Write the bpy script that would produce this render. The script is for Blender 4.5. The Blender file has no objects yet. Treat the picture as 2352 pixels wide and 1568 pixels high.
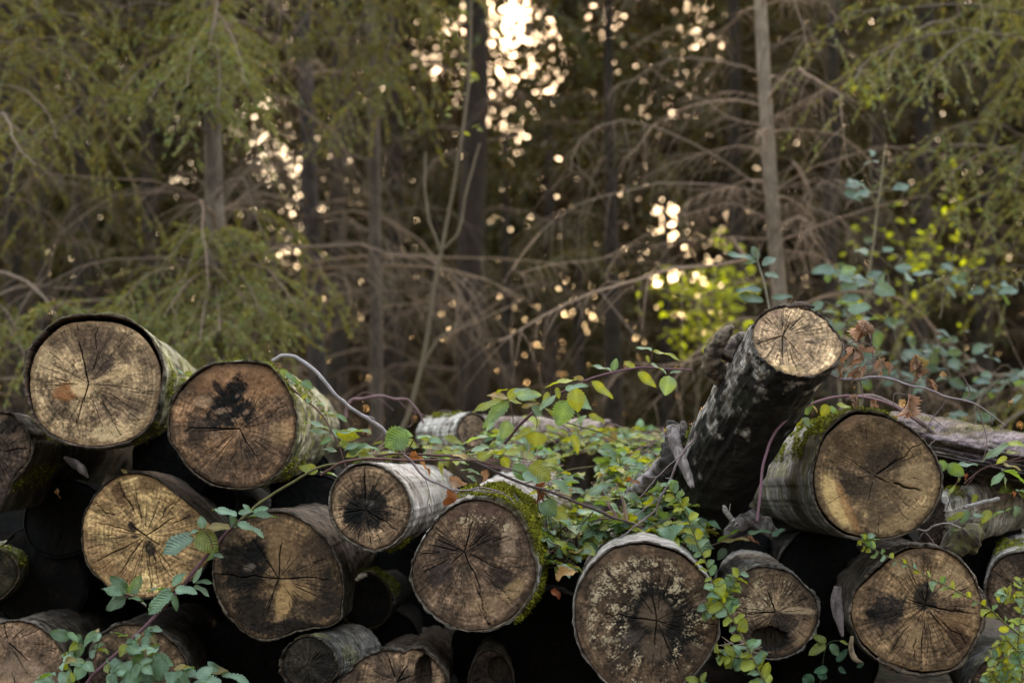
import bpy, math, random
import numpy as np
from mathutils import Vector

random.seed(7)
rng = np.random.default_rng(11)
scene = bpy.context.scene
COL = scene.collection

# ------------------------------------------------------------------ camera frame
H = 1.00                      # camera height above the ground
PITCH = math.radians(3.5)
F = 50.0 / 36.0 * 2352.0      # focal length in units of a 2352 wide picture
CAM = np.array([0.0, 0.0, H])
SCL = .33358


def ray(px, py):
    """direction of the sight line, scaled so that y = 1"""
    px = np.asarray(px, float); py = np.asarray(py, float)
    x = (px - 1176.0) / F
    z = -(py - 784.0) / F
    c, s = math.cos(PITCH), math.sin(PITCH)
    yy = c - z * s
    zz = s + z * c
    return np.stack([x / yy, np.ones_like(x), zz / yy], -1)


def P(px, py, Y):
    return CAM + ray(px, py) * np.asarray(Y, float)[..., None]


ZO = {'L1': (0, 689, SCL), 'L2': (0, 1045, SCL), 'M1': (784.4, 689, SCL), 'M2': (784.4, 1045, SCL),
      'R1': (1567.6, 689, SCL), 'R2': (1567.6, 1045, SCL), 'F': (0, 0, 1), 'C': (631.6, 775.2, .2197),
      'R3': (1952.3, 890, .293), 'S': (1320.7, 861.3, .238), 'U1': (0, 0, .5), 'U2': (1176, 0, .5)}


def zp(tag, pts):
    ox, oy, s = ZO[tag]
    a = np.asarray(pts, float)
    b = a.copy()
    b[..., 0] = ox + a[..., 0] * s
    b[..., 1] = oy + a[..., 1] * s
    return b


# ------------------------------------------------------------------ noise
_perm = rng.integers(0, 1 << 30, 4096)


def _h(ix, iy, iz):
    v = (ix * 73856093) ^ (iy * 19349663) ^ (iz * 83492791)
    v = (v ^ (v >> 13)) & 4095
    return (_perm[v] & 65535) / 65535.0


def vn(x, y, z):
    x, y, z = np.broadcast_arrays(np.asarray(x, float), np.asarray(y, float), np.asarray(z, float))
    ix = np.floor(x).astype(np.int64); iy = np.floor(y).astype(np.int64); iz = np.floor(z).astype(np.int64)
    fx = x - ix; fy = y - iy; fz = z - iz
    fx = fx * fx * (3 - 2 * fx); fy = fy * fy * (3 - 2 * fy); fz = fz * fz * (3 - 2 * fz)
    r = 0
    for dx in (0, 1):
        wx = fx if dx else 1 - fx
        for dy in (0, 1):
            wy = fy if dy else 1 - fy
            for dz in (0, 1):
                wz = fz if dz else 1 - fz
                r = r + wx * wy * wz * _h(ix + dx, iy + dy, iz + dz)
    return r


def fbm(x, y, z=0.0, o=3):
    r = 0; a = .5; t = 0
    for k in range(o):
        r = r + a * vn(x * 2.03 ** k + 17.3 * k, y * 2.03 ** k + 5.1 * k, z * 2.03 ** k + 9.7 * k)
        t += a; a *= .52
    return r / t


def sst(a, b, x):
    t = np.clip((x - a) / (b - a), 0, 1)
    return t * t * (3 - 2 * t)


def mix(a, b, t):
    t = np.asarray(t)[..., None]
    return np.asarray(a, float) * (1 - t) + np.asarray(b, float) * t


# ------------------------------------------------------------------ object helpers
def link(name, me, parent=None):
    o = bpy.data.objects.new(name, me)
    COL.objects.link(o)
    if parent is not None:
        o.parent = parent
    return o


def tag(o, label, cat, group=None, kind=None):
    o['label'] = label
    o['category'] = cat
    if group:
        o['group'] = group
    if kind:
        o['kind'] = kind
    return o


def thing(name, label, cat, loc, group=None):
    o = bpy.data.objects.new(name, None)
    o.empty_display_size = .1
    COL.objects.link(o)
    o.location = Vector([float(v) for v in loc])
    tag(o, label, cat, group)
    return o


def mesh_np(name, V, faces, mat, parent=None, col=None, smooth=True, extra=None, exname='lv'):
    """faces: list of int arrays (n,k). Vertices are world positions; parents only carry a location."""
    V = np.asarray(V, np.float32)
    if parent is not None:
        V = V - np.array(parent.location, np.float32)
    me = bpy.data.meshes.new(name)
    me.vertices.add(len(V))
    me.vertices.foreach_set('co', V.ravel())
    faces = [np.asarray(f, np.int32) for f in faces if len(f)]
    loops = np.concatenate([f.ravel() for f in faces])
    tot = np.concatenate([np.full(len(f), f.shape[1], np.int32) for f in faces])
    st = np.concatenate([[0], np.cumsum(tot)[:-1]]).astype(np.int32)
    me.loops.add(len(loops))
    me.loops.foreach_set('vertex_index', loops)
    me.polygons.add(len(tot))
    me.polygons.foreach_set('loop_start', st)
    me.polygons.foreach_set('loop_total', tot)
    me.polygons.foreach_set('use_smooth', np.full(len(tot), smooth, bool))
    me.update(calc_edges=True)
    if col is not None:
        at = me.attributes.new('Col', 'FLOAT_COLOR', 'POINT')
        c = np.ones((len(V), 4), np.float32); c[:, :3] = col
        at.data.foreach_set('color', c.ravel())
    if extra is not None:
        at = me.attributes.new(exname, 'FLOAT_VECTOR', 'POINT')
        at.data.foreach_set('vector', np.asarray(extra, np.float32).ravel())
    me.materials.append(mat)
    return link(name, me, parent)


def frames(pts):
    """pts (N,n,3) -> tangent and two normals"""
    t = np.gradient(pts, axis=1)
    t /= np.linalg.norm(t, axis=-1, keepdims=True) + 1e-9
    m = t.mean(1)
    ref = np.where((np.abs(m[:, 2]) > .75)[:, None], np.array([[1., 0, 0]]), np.array([[0, 0, 1.]]))[:, None, :]
    u = np.cross(np.broadcast_to(ref, t.shape), t)
    u /= np.linalg.norm(u, axis=-1, keepdims=True) + 1e-9
    v = np.cross(t, u)
    return t, u, v


class Tubes:
    def __init__(self):
        self.V = []; self.Fq = []; self.C = []; self.n = 0

    def add(self, pts, rad, sides=5, col=(.1, .1, .1)):
        pts = np.asarray(pts, float)
        if pts.ndim == 2:
            pts = pts[None]
        N, n, _ = pts.shape
        rad = np.broadcast_to(np.asarray(rad, float), (N, n))
        _, u, v = frames(pts)
        a = np.linspace(0, 2 * np.pi, sides, endpoint=False)
        ring = pts[:, :, None, :] + rad[:, :, None, None] * (u[:, :, None, :] * np.cos(a)[:, None] + v[:, :, None, :] * np.sin(a)[:, None])
        idx = np.arange(N * n * sides).reshape(N, n, sides) + self.n
        r = np.roll(idx, -1, axis=2)
        q = np.stack([idx[:, :-1], r[:, :-1], r[:, 1:], idx[:, 1:]], -1).reshape(-1, 4)
        self.V.append(ring.reshape(-1, 3)); self.Fq.append(q)
        c = np.asarray(col, float)
        if c.ndim == 1:
            c = np.broadcast_to(c, (N * n * sides, 3))
        elif c.ndim == 2:      # per tube
            c = np.repeat(c, n * sides, axis=0)
        elif c.ndim == 3:      # per point
            c = np.repeat(c.reshape(-1, 3), sides, axis=0)
        self.C.append(c)
        self.n += N * n * sides
        return self

    def build(self, name, mat, parent):
        return mesh_np(name, np.concatenate(self.V), [np.concatenate(self.Fq)], mat, parent, np.concatenate(self.C))


def smooth_path(pts, n):
    """Catmull-Rom through the control points, n samples"""
    p = np.asarray(pts, float)
    if len(p) == 2:
        t = np.linspace(0, 1, n)[:, None]
        return p[0] * (1 - t) + p[1] * t
    q = np.concatenate([[2 * p[0] - p[1]], p, [2 * p[-1] - p[-2]]])
    s = np.linspace(0, len(p) - 1 - 1e-6, n)
    i = s.astype(int); t = (s - i)[:, None]
    a, b, c, d = q[i], q[i + 1], q[i + 2], q[i + 3]
    return .5 * (2 * b + (c - a) * t + (2 * a - 5 * b + 4 * c - d) * t * t + (3 * b - a - 3 * c + d) * t ** 3)


# ------------------------------------------------------------------ materials
def new_mat(name):
    m = bpy.data.materials.new(name)
    m.use_nodes = True
    nt = m.node_tree
    for n in list(nt.nodes):
        nt.nodes.remove(n)
    out = nt.nodes.new('ShaderNodeOutputMaterial')
    return m, nt, out


def nd(nt, t, **kw):
    n = nt.nodes.new(t)
    for k, v in kw.items():
        if k in n.bl_rna.properties:
            setattr(n, k, v)
        else:
            n.inputs[k].default_value = v
    return n


def mat_attr(name, rough=.85, spec=.25, nscale=220, namp=.25, bump=.3, bdist=.004, stretch=None, wet=0.0):
    """colour comes from the mesh attribute, broken up by fine noise, with a noise bump"""
    m, nt, out = new_mat(name)
    L = nt.links.new
    at = nd(nt, 'ShaderNodeAttribute', attribute_name='Col')
    tc = nd(nt, 'ShaderNodeTexCoord')
    src = tc.outputs['Object']
    if stretch:
        mp = nd(nt, 'ShaderNodeMapping'); mp.inputs['Scale'].default_value = stretch
        L(src, mp.inputs['Vector']); src = mp.outputs['Vector']
    n1 = nd(nt, 'ShaderNodeTexNoise', Scale=nscale, Detail=3.0, Roughness=.65)
    L(src, n1.inputs['Vector'])
    mr = nd(nt, 'ShaderNodeMapRange')
    mr.inputs['From Min'].default_value = .3; mr.inputs['From Max'].default_value = .7
    mr.inputs['To Min'].default_value = 1 - namp; mr.inputs['To Max'].default_value = 1 + namp
    L(n1.outputs['Fac'], mr.inputs['Value'])
    vm = nd(nt, 'ShaderNodeVectorMath', operation='SCALE')
    L(at.outputs['Color'], vm.inputs[0]); L(mr.outputs['Result'], vm.inputs['Scale'])
    b = nd(nt, 'ShaderNodeBsdfPrincipled', Roughness=rough)
    b.inputs['Specular IOR Level'].default_value = spec
    L(vm.outputs['Vector'], b.inputs['Base Color'])
    if bump:
        bp = nd(nt, 'ShaderNodeBump', Strength=bump, Distance=bdist)
        L(n1.outputs['Fac'], bp.inputs['Height'])
        L(bp.outputs['Normal'], b.inputs['Normal'])
    L(b.outputs['BSDF'], out.inputs['Surface'])
    return m


def mat_leaf(name, rough=.42, spec=.5, trans=.4, tcol=(1.5, 1.35, .25), veins=True):
    m, nt, out = new_mat(name)
    L = nt.links.new
    at = nd(nt, 'ShaderNodeAttribute', attribute_name='Col')
    b = nd(nt, 'ShaderNodeBsdfPrincipled', Roughness=rough)
    b.inputs['Specular IOR Level'].default_value = spec
    colsrc = at.outputs['Color']
    if veins:
        lv = nd(nt, 'ShaderNodeAttribute', attribute_name='lv')
        sx = nd(nt, 'ShaderNodeSeparateXYZ'); L(lv.outputs['Vector'], sx.inputs[0])
        ab = nd(nt, 'ShaderNodeMath', operation='ABSOLUTE'); L(sx.outputs['X'], ab.inputs[0])
        m1 = nd(nt, 'ShaderNodeMath', operation='MULTIPLY'); m1.inputs[1].default_value = 16.0; L(ab.outputs[0], m1.inputs[0])
        m2 = nd(nt, 'ShaderNodeMath', operation='MULTIPLY'); m2.inputs[1].default_value = 56.0; L(sx.outputs['Y'], m2.inputs[0])
        sb = nd(nt, 'ShaderNodeMath', operation='SUBTRACT'); L(m2.outputs[0], sb.inputs[0]); L(m1.outputs[0], sb.inputs[1])
        sn = nd(nt, 'ShaderNodeMath', operation='SINE'); L(sb.outputs[0], sn.inputs[0])
        tc = nd(nt, 'ShaderNodeTexCoord')
        nz = nd(nt, 'ShaderNodeTexNoise', Scale=90.0, Detail=3.0); L(tc.outputs['Object'], nz.inputs['Vector'])
        ad = nd(nt, 'ShaderNodeMath', operation='MULTIPLY_ADD'); L(nz.outputs['Fac'], ad.inputs[0]); ad.inputs[1].default_value = 2.0
        L(sn.outputs[0], ad.inputs[2])
        bp = nd(nt, 'ShaderNodeBump', Strength=.45, Distance=.003); L(ad.outputs[0], bp.inputs['Height'])
        L(bp.outputs['Normal'], b.inputs['Normal'])
        mr = nd(nt, 'ShaderNodeMapRange')
        mr.inputs['From Min'].default_value = -.6; mr.inputs['From Max'].default_value = 2.6
        mr.inputs['To Min'].default_value = 1.15; mr.inputs['To Max'].default_value = .82
        L(ad.outputs[0], mr.inputs['Value'])
        vm = nd(nt, 'ShaderNodeVectorMath', operation='SCALE'); L(colsrc, vm.inputs[0]); L(mr.outputs['Result'], vm.inputs['Scale'])
        colsrc = vm.outputs['Vector']
    L(colsrc, b.inputs['Base Color'])
    tl = nd(nt, 'ShaderNodeBsdfTranslucent')
    vt = nd(nt, 'ShaderNodeVectorMath', operation='MULTIPLY'); vt.inputs[1].default_value = tcol
    L(colsrc, vt.inputs[0]); L(vt.outputs['Vector'], tl.inputs['Color'])
    ms = nd(nt, 'ShaderNodeMixShader', Fac=trans)
    L(b.outputs['BSDF'], ms.inputs[1]); L(tl.outputs['BSDF'], ms.inputs[2])
    L(ms.outputs['Shader'], out.inputs['Surface'])
    return m


M_WOOD = mat_attr('end_grain', .85, .2, 260, .28, .35, .003)
M_BARK = mat_attr('bark', .85, .25, 150, .32, .5, .006)
def mat_log_bark():
    """bark with streaks round the log, laid out by (girth, length) coordinates stored on the mesh"""
    m, nt, out = new_mat('log_bark')
    L = nt.links.new
    at = nd(nt, 'ShaderNodeAttribute', attribute_name='Col')
    bk = nd(nt, 'ShaderNodeAttribute', attribute_name='bk')

    def noise(sc, det, rough=.6):
        mp = nd(nt, 'ShaderNodeMapping'); mp.inputs['Scale'].default_value = sc
        L(bk.outputs['Vector'], mp.inputs['Vector'])
        n = nd(nt, 'ShaderNodeTexNoise', Scale=1.0, Detail=det, Roughness=rough); L(mp.outputs['Vector'], n.inputs['Vector'])
        return n.outputs['Fac']

    def rng_(src, a, b, c, d):
        mr = nd(nt, 'ShaderNodeMapRange')
        for k, v in zip(('From Min', 'From Max', 'To Min', 'To Max'), (a, b, c, d)):
            mr.inputs[k].default_value = v
        L(src, mr.inputs['Value'])
        return mr.outputs['Result']
    streak = noise((16, 120, 1), 5, .68)
    blot = noise((30, 36, 1), 5, .7)
    fine = noise((240, 240, 1), 3)
    crack = noise((22, 150, 7), 3, .5)
    f1 = rng_(streak, .32, .68, .40, 1.6); f2 = rng_(blot, .35, .65, .5, 1.45); f3 = rng_(fine, .3, .7, .75, 1.25); f4 = rng_(crack, .335, .385, .22, 1.0)
    prev = f1
    for f in (f2, f3, f4):
        mm = nd(nt, 'ShaderNodeMath', operation='MULTIPLY'); L(prev, mm.inputs[0]); L(f, mm.inputs[1]); prev = mm.outputs[0]
    vm = nd(nt, 'ShaderNodeVectorMath', operation='SCALE'); L(at.outputs['Color'], vm.inputs[0]); L(prev, vm.inputs['Scale'])
    b = nd(nt, 'ShaderNodeBsdfPrincipled', Roughness=.85); b.inputs['Specular IOR Level'].default_value = .25
    L(vm.outputs['Vector'], b.inputs['Base Color'])
    bp = nd(nt, 'ShaderNodeBump', Strength=.7, Distance=.006); L(prev, bp.inputs['Height']); L(bp.outputs['Normal'], b.inputs['Normal'])
    L(b.outputs['BSDF'], out.inputs['Surface'])
    return m


M_LOGBARK = mat_log_bark()
M_MOSS = mat_attr('moss', .95, .1, 400, .3, 0)
M_TWIG = mat_attr('twig_bark', .75, .3, 160, .3, .3, .003)
M_TRUNK = mat_attr('trunk_bark', .9, .2, 40, .4, .6, .02, (1, 1, .3))
M_NEEDLE = mat_leaf('needles', .6, .3, .38, (1.5, 1.25, .35), False)
M_FAR = mat_leaf('far_foliage', .7, .2, .3, (1.3, 1.1, .4), False)
M_BRAM = mat_leaf('bramble_leaf', .40, .6, .35, (2.0, 1.8, .2))
M_SPRIG = mat_leaf('sprig_leaf', .45, .5, .35, (1.9, 1.7, .25))
M_DEAD = mat_leaf('dried_leaf', .7, .25, .25, (1.15, .88, .6))
M_BACKLIT = mat_leaf('backlit_leaf', .6, .2, .75, (2.6, 2.3, .25), False)

# ------------------------------------------------------------------ logs
PALE = (.40, .28, .155); MID = (.26, .168, .098); BROWN = (.15, .092, .055); DARK = (.055, .038, .026)
BLACK = (.012, .011, .012); LICHEN = (.42, .345, .235); RUST = (.30, .125, .045); GREY = (.30, .25, .21); RED = (.21, .105, .065)
MOSSC = np.array([(.15, .15, .014), (.25, .24, .022), (.09, .08, .016)])


def outline_fn(pts, pith, jit, seed):
    d = pts - pith
    th = np.arctan2(-d[:, 1], d[:, 0]); r = np.hypot(d[:, 0], d[:, 1])
    o = np.argsort(th); th = th[o]; r = r[o]
    T = np.concatenate([th - 2 * np.pi, th, th + 2 * np.pi]); R = np.tile(r, 3)
    g = np.linspace(-np.pi, np.pi, 1440, endpoint=False)
    v = np.interp(g, T, R)
    k = np.exp(-.5 * (np.arange(-30, 31) / 9.0) ** 2); k /= k.sum()
    v = np.convolve(np.concatenate([v[-30:], v, v[:30]]), k, 'valid')
    v = v * (1 + jit * (fbm(np.cos(g) * 5, np.sin(g) * 5, seed, 4) - .5))
    return lambda a: np.interp((a + np.pi) % (2 * np.pi) - np.pi, g, v, period=2 * np.pi)


def face_color(X, Y, T, TH, R, d, seed):
    """albedo of the sawn end; X right, Y up, in picture units about the pith. Returns colour and groove depth"""
    f = d.get('face', {})
    base = np.array(f.get('base', MID)); alt = np.array(f.get('alt', BROWN))
    rr = np.hypot(X, Y)
    n_lo = fbm(X / 55 + seed, Y / 55, seed, 3)
    c = mix(base, alt, sst(.33, .68, n_lo))
    # growth rings and rays
    rings = np.sin(rr * (.55 + .1 * fbm(X / 80, Y / 80, seed + 3)) + 5 * fbm(X / 50, Y / 50, seed + 5))
    ring2 = np.sin(rr * 1.05 + 9 * fbm(X / 60, Y / 60, seed + 6))
    c = c * (1 + (f.get('ramp', .17) * rings + .06 * ring2) * sst(.3, .6, fbm(X / 40, Y / 40, seed + 4)))[..., None]
    c = c * (1 + 1.5 * (fbm(X / 18, Y / 18, seed + 2.5, 4) - .5))[..., None]
    ray_n = fbm(TH * 28 / np.pi * 2, rr / 60, seed + 7, 3)
    ray_n2 = vn(TH * 75, rr / 45, seed + 8)
    c = c * (1 + .9 * (ray_n - .5) + .34 * (ray_n2 - .5))[..., None]
    # saw marks: straight or curved
    a = math.radians(f.get('saw', 80))
    u = X * math.cos(a) + Y * math.sin(a); w = -X * math.sin(a) + Y * math.cos(a)
    if 'arc' in f:
        w = np.hypot(X - f['arc'][0], Y - f['arc'][1])
    saw = fbm(w / 3.2, u / 60, seed + 9, 2)
    c = c * (1 + f.get('sawamp', .35) * (saw - .5))[..., None]
    if 'arcs' in f:   # curved chainsaw score lines
        q = np.hypot(X - f['arcs'][0], Y - f['arcs'][1])
        an = np.arctan2(Y - f['arcs'][1], X - f['arcs'][0])
        c = c * (1 + .75 * (vn(q / 2.4, an * 1.5, seed + 10) - .5) * sst(30, 60, q) * (1 - sst(150, 190, q)) * sst(-.1, .25, -np.sin(an + .2)))[..., None]
    # fungal mottling
    mo = fbm(X / 6.5, Y / 9, seed + 11, 3) * .6 + fbm(X / 35, Y / 35, seed + 12, 2) * .4
    c = mix(c, np.array(DARK) * 1.1, f.get('mott', .45) * sst(.48, .68, mo))
    fine = fbm(X / 2.8, Y / 2.8, seed + 14, 2)
    c = c * (1 + .55 * (fbm(X / 6, Y / 6, seed + 13, 2) - .5))[..., None]
    c = c * (1 + .95 * (fine - .5))[..., None]
    for s in f.get('stains', []):
        x0, y0, sx, sy, rot, sc, st, na = s[:8]
        ro = math.radians(rot)
        xx = (X - x0) * math.cos(ro) + (Y - y0) * math.sin(ro); yy = -(X - x0) * math.sin(ro) + (Y - y0) * math.cos(ro)
        q = np.hypot(xx / sx, yy / sy) + na * (fbm(X / 20, Y / 20, seed + 21 + x0 * .01, 4) - .5) + na * .35 * (ray_n - .5) + .55 * na * (fbm(X / 5, Y / 5, seed + 23, 2) - .5)
        m = st * (1 - sst(.62, 1.12, q))
        m = m * (.72 + .56 * fbm(X / 4, Y / 4, seed + 31, 2)) if sc != LICHEN else m
        c = mix(c, np.array(sc), np.clip(m, 0, 1))
    for s in f.get('lichen', []):
        t0, t1, th0, th1, dens = s
        tn = T + .25 * (fbm(X / 30, Y / 30, seed + 41) - .5)
        m = sst(t0 - .1, t0 + .06, tn) * (1 - sst(t1 - .06, t1 + .1, tn))
        if th1 - th0 < 359:
            dd = (np.degrees(TH) - th0) % 360
            ww = (th1 - th0)
            m = m * sst(0, 20, dd) * (1 - sst(ww - 20, ww, dd)) * (dd < ww)
        sp = fbm(X / 3.0, Y / 3.0, seed + 43, 3) * .55 + fbm(X / 14, Y / 14, seed + 44, 3) * .3 + .15 * ray_n
        sp = sp - .13 * (1 - sst(.38, .58, fbm(X / 24, Y / 24, seed + 46, 3)))
        m = m * sst(.60 - dens, .66 - dens, sp)
        c = mix(c, np.array(LICHEN) * (.75 + .4 * fine)[..., None], np.clip(m, 0, 1) * .92)
    # drying edge and cambium
    c = mix(c, np.array(f.get('edge', DARK)), .55 * sst(.90, .985, T + .05 * (n_lo - .5)))
    # cracks
    depth = np.zeros_like(X)
    r2 = np.random.default_rng(int(seed * 13 + 5))
    cr = [(math.atan2(-y, x), t0 * math.hypot(x, y), math.hypot(x, y), w, .10) for (x, y, w, t0) in f.get('cracks', [])]
    for k in range(int(f.get('nc', 26) * (.6 + .8 * ((seed * 7.13) % 1)))):
        th = r2.uniform(-np.pi, np.pi); ro = float(R(np.array([th]))[0])
        a0 = r2.uniform(.05, .75); ln = r2.uniform(.22, .75)
        cr.append((th, a0 * ro, min(a0 + ln, 1.0) * ro, r2.uniform(.9, 1.7), r2.uniform(.02, .12)))
    for k, (th, r0, r1, w, wob) in enumerate(cr):
        sg = seed + 50 + k * 1.7
        off = (fbm(rr / 26, sg, 3.0, 3) - .5) * 2 * wob * np.minimum(1, (rr + 4) / 60)
        dth = (TH - th - off + np.pi) % (2 * np.pi) - np.pi
        dist = np.abs(np.sin(np.clip(dth, -1.5, 1.5))) * rr + (np.abs(dth) > 1.5) * 99
        ww = .52 * w * (.35 + .65 * np.clip(1 - np.abs((rr - r0) / max(r1 - r0, 1) - .25), 0, 1))
        m = np.exp(-(dist / ww) ** 2) * sst(r0 - 3, r0 + 3, rr) * (1 - sst(r1 - 12, r1, rr))
        m = m * sst(.0, .3, vn(rr / 9, sg, 1.0) + .16 * w)
        c = mix(c, np.array(BLACK), np.clip(m * (1.15 if w > 1.6 else .9), 0, .96))
        depth = np.maximum(depth, m * (.010 if w > 1.6 else .003))
    c = np.clip(c, .004, 1)
    lum = c.mean(-1, keepdims=True)
    c = c * (np.clip(lum, .01, 1) / .17) ** .42
    c = c * np.array((.97, .89, .85)) * .90
    return np.clip(c, .004, .9), depth


def bark_color(a, s, th, up, d, seed):
    """a = length round the log (m), s = along it (m)"""
    kind = d.get('bark', 'pale')
    n1 = fbm(a * 7, s * 4, seed, 3); n2 = fbm(a * 9, s * 38, seed + 2, 3); n3 = fbm(a * 60, s * 60, seed + 4, 2); n4 = fbm(a * 55, s * 8, seed + 6, 3)
    if kind == 'pale':
        c = mix((.48, .43, .395), (.30, .25, .22), sst(.35, .7, n1))
        c = mix(c, (.64, .60, .57), .7 * sst(.52, .62, n2))
        c = mix(c, (.075, .06, .05), .85 * sst(.60, .70, fbm(a * 14, s * 22, seed + 8, 4)))
        c = mix(c, (.17, .15, .05), .45 * sst(.5, .75, fbm(a * 9, s * 9, seed + 9)) * (1 - sst(.2, .8, up)))
    elif kind == 'grey':
        c = mix((.26, .235, .215), (.14, .12, .105), sst(.35, .65, n1))
        c = mix(c, (.36, .335, .31), .75 * sst(.54, .64, n2))
        c = mix(c, (.05, .042, .036), .8 * sst(.57, .68, fbm(a * 16, s * 26, seed + 8, 4)))
        c = mix(c, (.17, .155, .045), .6 * sst(.48, .7, fbm(a * 12, s * 12, seed + 9)))
    elif kind == 'green':
        c = mix((.42, .38, .27), (.28, .25, .18), sst(.35, .65, n1))
        c = mix(c, (.05, .042, .026), .9 * sst(.52, .66, fbm(a * 30, s * 9, seed + 8, 4) + .10 * (1 - up)))
        c = mix(c, (.22, .22, .035), .65 * sst(.5, .64, fbm(a * 18, s * 18, seed + 9)))
    elif kind == 'dark':
        c = mix((.038, .029, .024), (.014, .011, .010), sst(.35, .65, n1))
        side = np.clip(np.cos(th - 2.5), -1, 1)
        pale = sst(.495, .55, fbm(a * 30 + .6 * n1, s * 34, seed + 8, 5) * .65 + .35 * fbm(a * 9, s * 9, seed + 17, 3) + .12 * side + .06 * np.exp(-s / .12) - .35 * np.clip(s - .22, 0, .5) + d.get('palebias', 0))
        c = mix(c * .7, mix((.15, .125, .108), (.36, .32, .295), sst(.4, .6, n3)), pale)
        c = mix(c, (.03, .029, .018), .5 * sst(.5, .65, fbm(a * 12, s * 12, seed + 9)))
    else:  # brown
        c = mix((.16, .12, .09), (.075, .056, .045), sst(.35, .65, n1))
        c = mix(c, (.27, .235, .21), .6 * sst(.55, .66, n2))
        c = mix(c, (.03, .025, .02), .7 * sst(.55, .66, fbm(a * 16, s * 16, seed + 8, 4)))
    c = c * (1 + .5 * (n3 - .5) + .35 * (n4 - .5))[..., None]
    if kind == 'dark':
        return np.clip(c, .004, 1)
    alg = (1 - sst(-.5, .25, up)) * sst(.35, .6, fbm(a * 8, s * 8, seed + 15))
    c = mix(c, (.035, .036, .014), .75 * alg)
    return np.clip(c, .004, 1)


def leafy_tufts(pos, nrm, n, hgt, wid, seed):
    """n little pointed blades standing on points; used for moss"""
    r = np.random.default_rng(seed)
    i = r.integers(0, len(pos), n)
    p = pos[i] + r.normal(0, .0025, (n, 3)); u = nrm[i]
    dr = u + r.normal(0, .55, (n, 3)); dr /= np.linalg.norm(dr, axis=1, keepdims=True)
    sd = np.cross(dr, r.normal(0, 1, (n, 3))); sd /= np.linalg.norm(sd, axis=1, keepdims=True) + 1e-9
    h = hgt * r.uniform(.5, 1.3, n)[:, None]; w = wid * r.uniform(.6, 1.3, n)[:, None]
    lump = .3 + 1.4 * fbm(p[:, 0] * 55, p[:, 1] * 55, p[:, 2] * 55, 2)[:, None]
    b = p - u * .003 + u * (lump - .9) * .014
    V = np.stack([b - sd * w, b + sd * w, b + dr * h + sd * w * .3, b + dr * h * .75 - sd * w * .6], 1)
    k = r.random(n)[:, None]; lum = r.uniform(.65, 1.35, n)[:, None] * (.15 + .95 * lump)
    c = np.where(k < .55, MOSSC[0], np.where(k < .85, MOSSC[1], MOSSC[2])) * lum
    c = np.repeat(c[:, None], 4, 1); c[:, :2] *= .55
    idx = np.arange(n * 4).reshape(n, 4)
    return V.reshape(-1, 3), idx, c.reshape(-1, 3)


LOGS = {}


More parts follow.
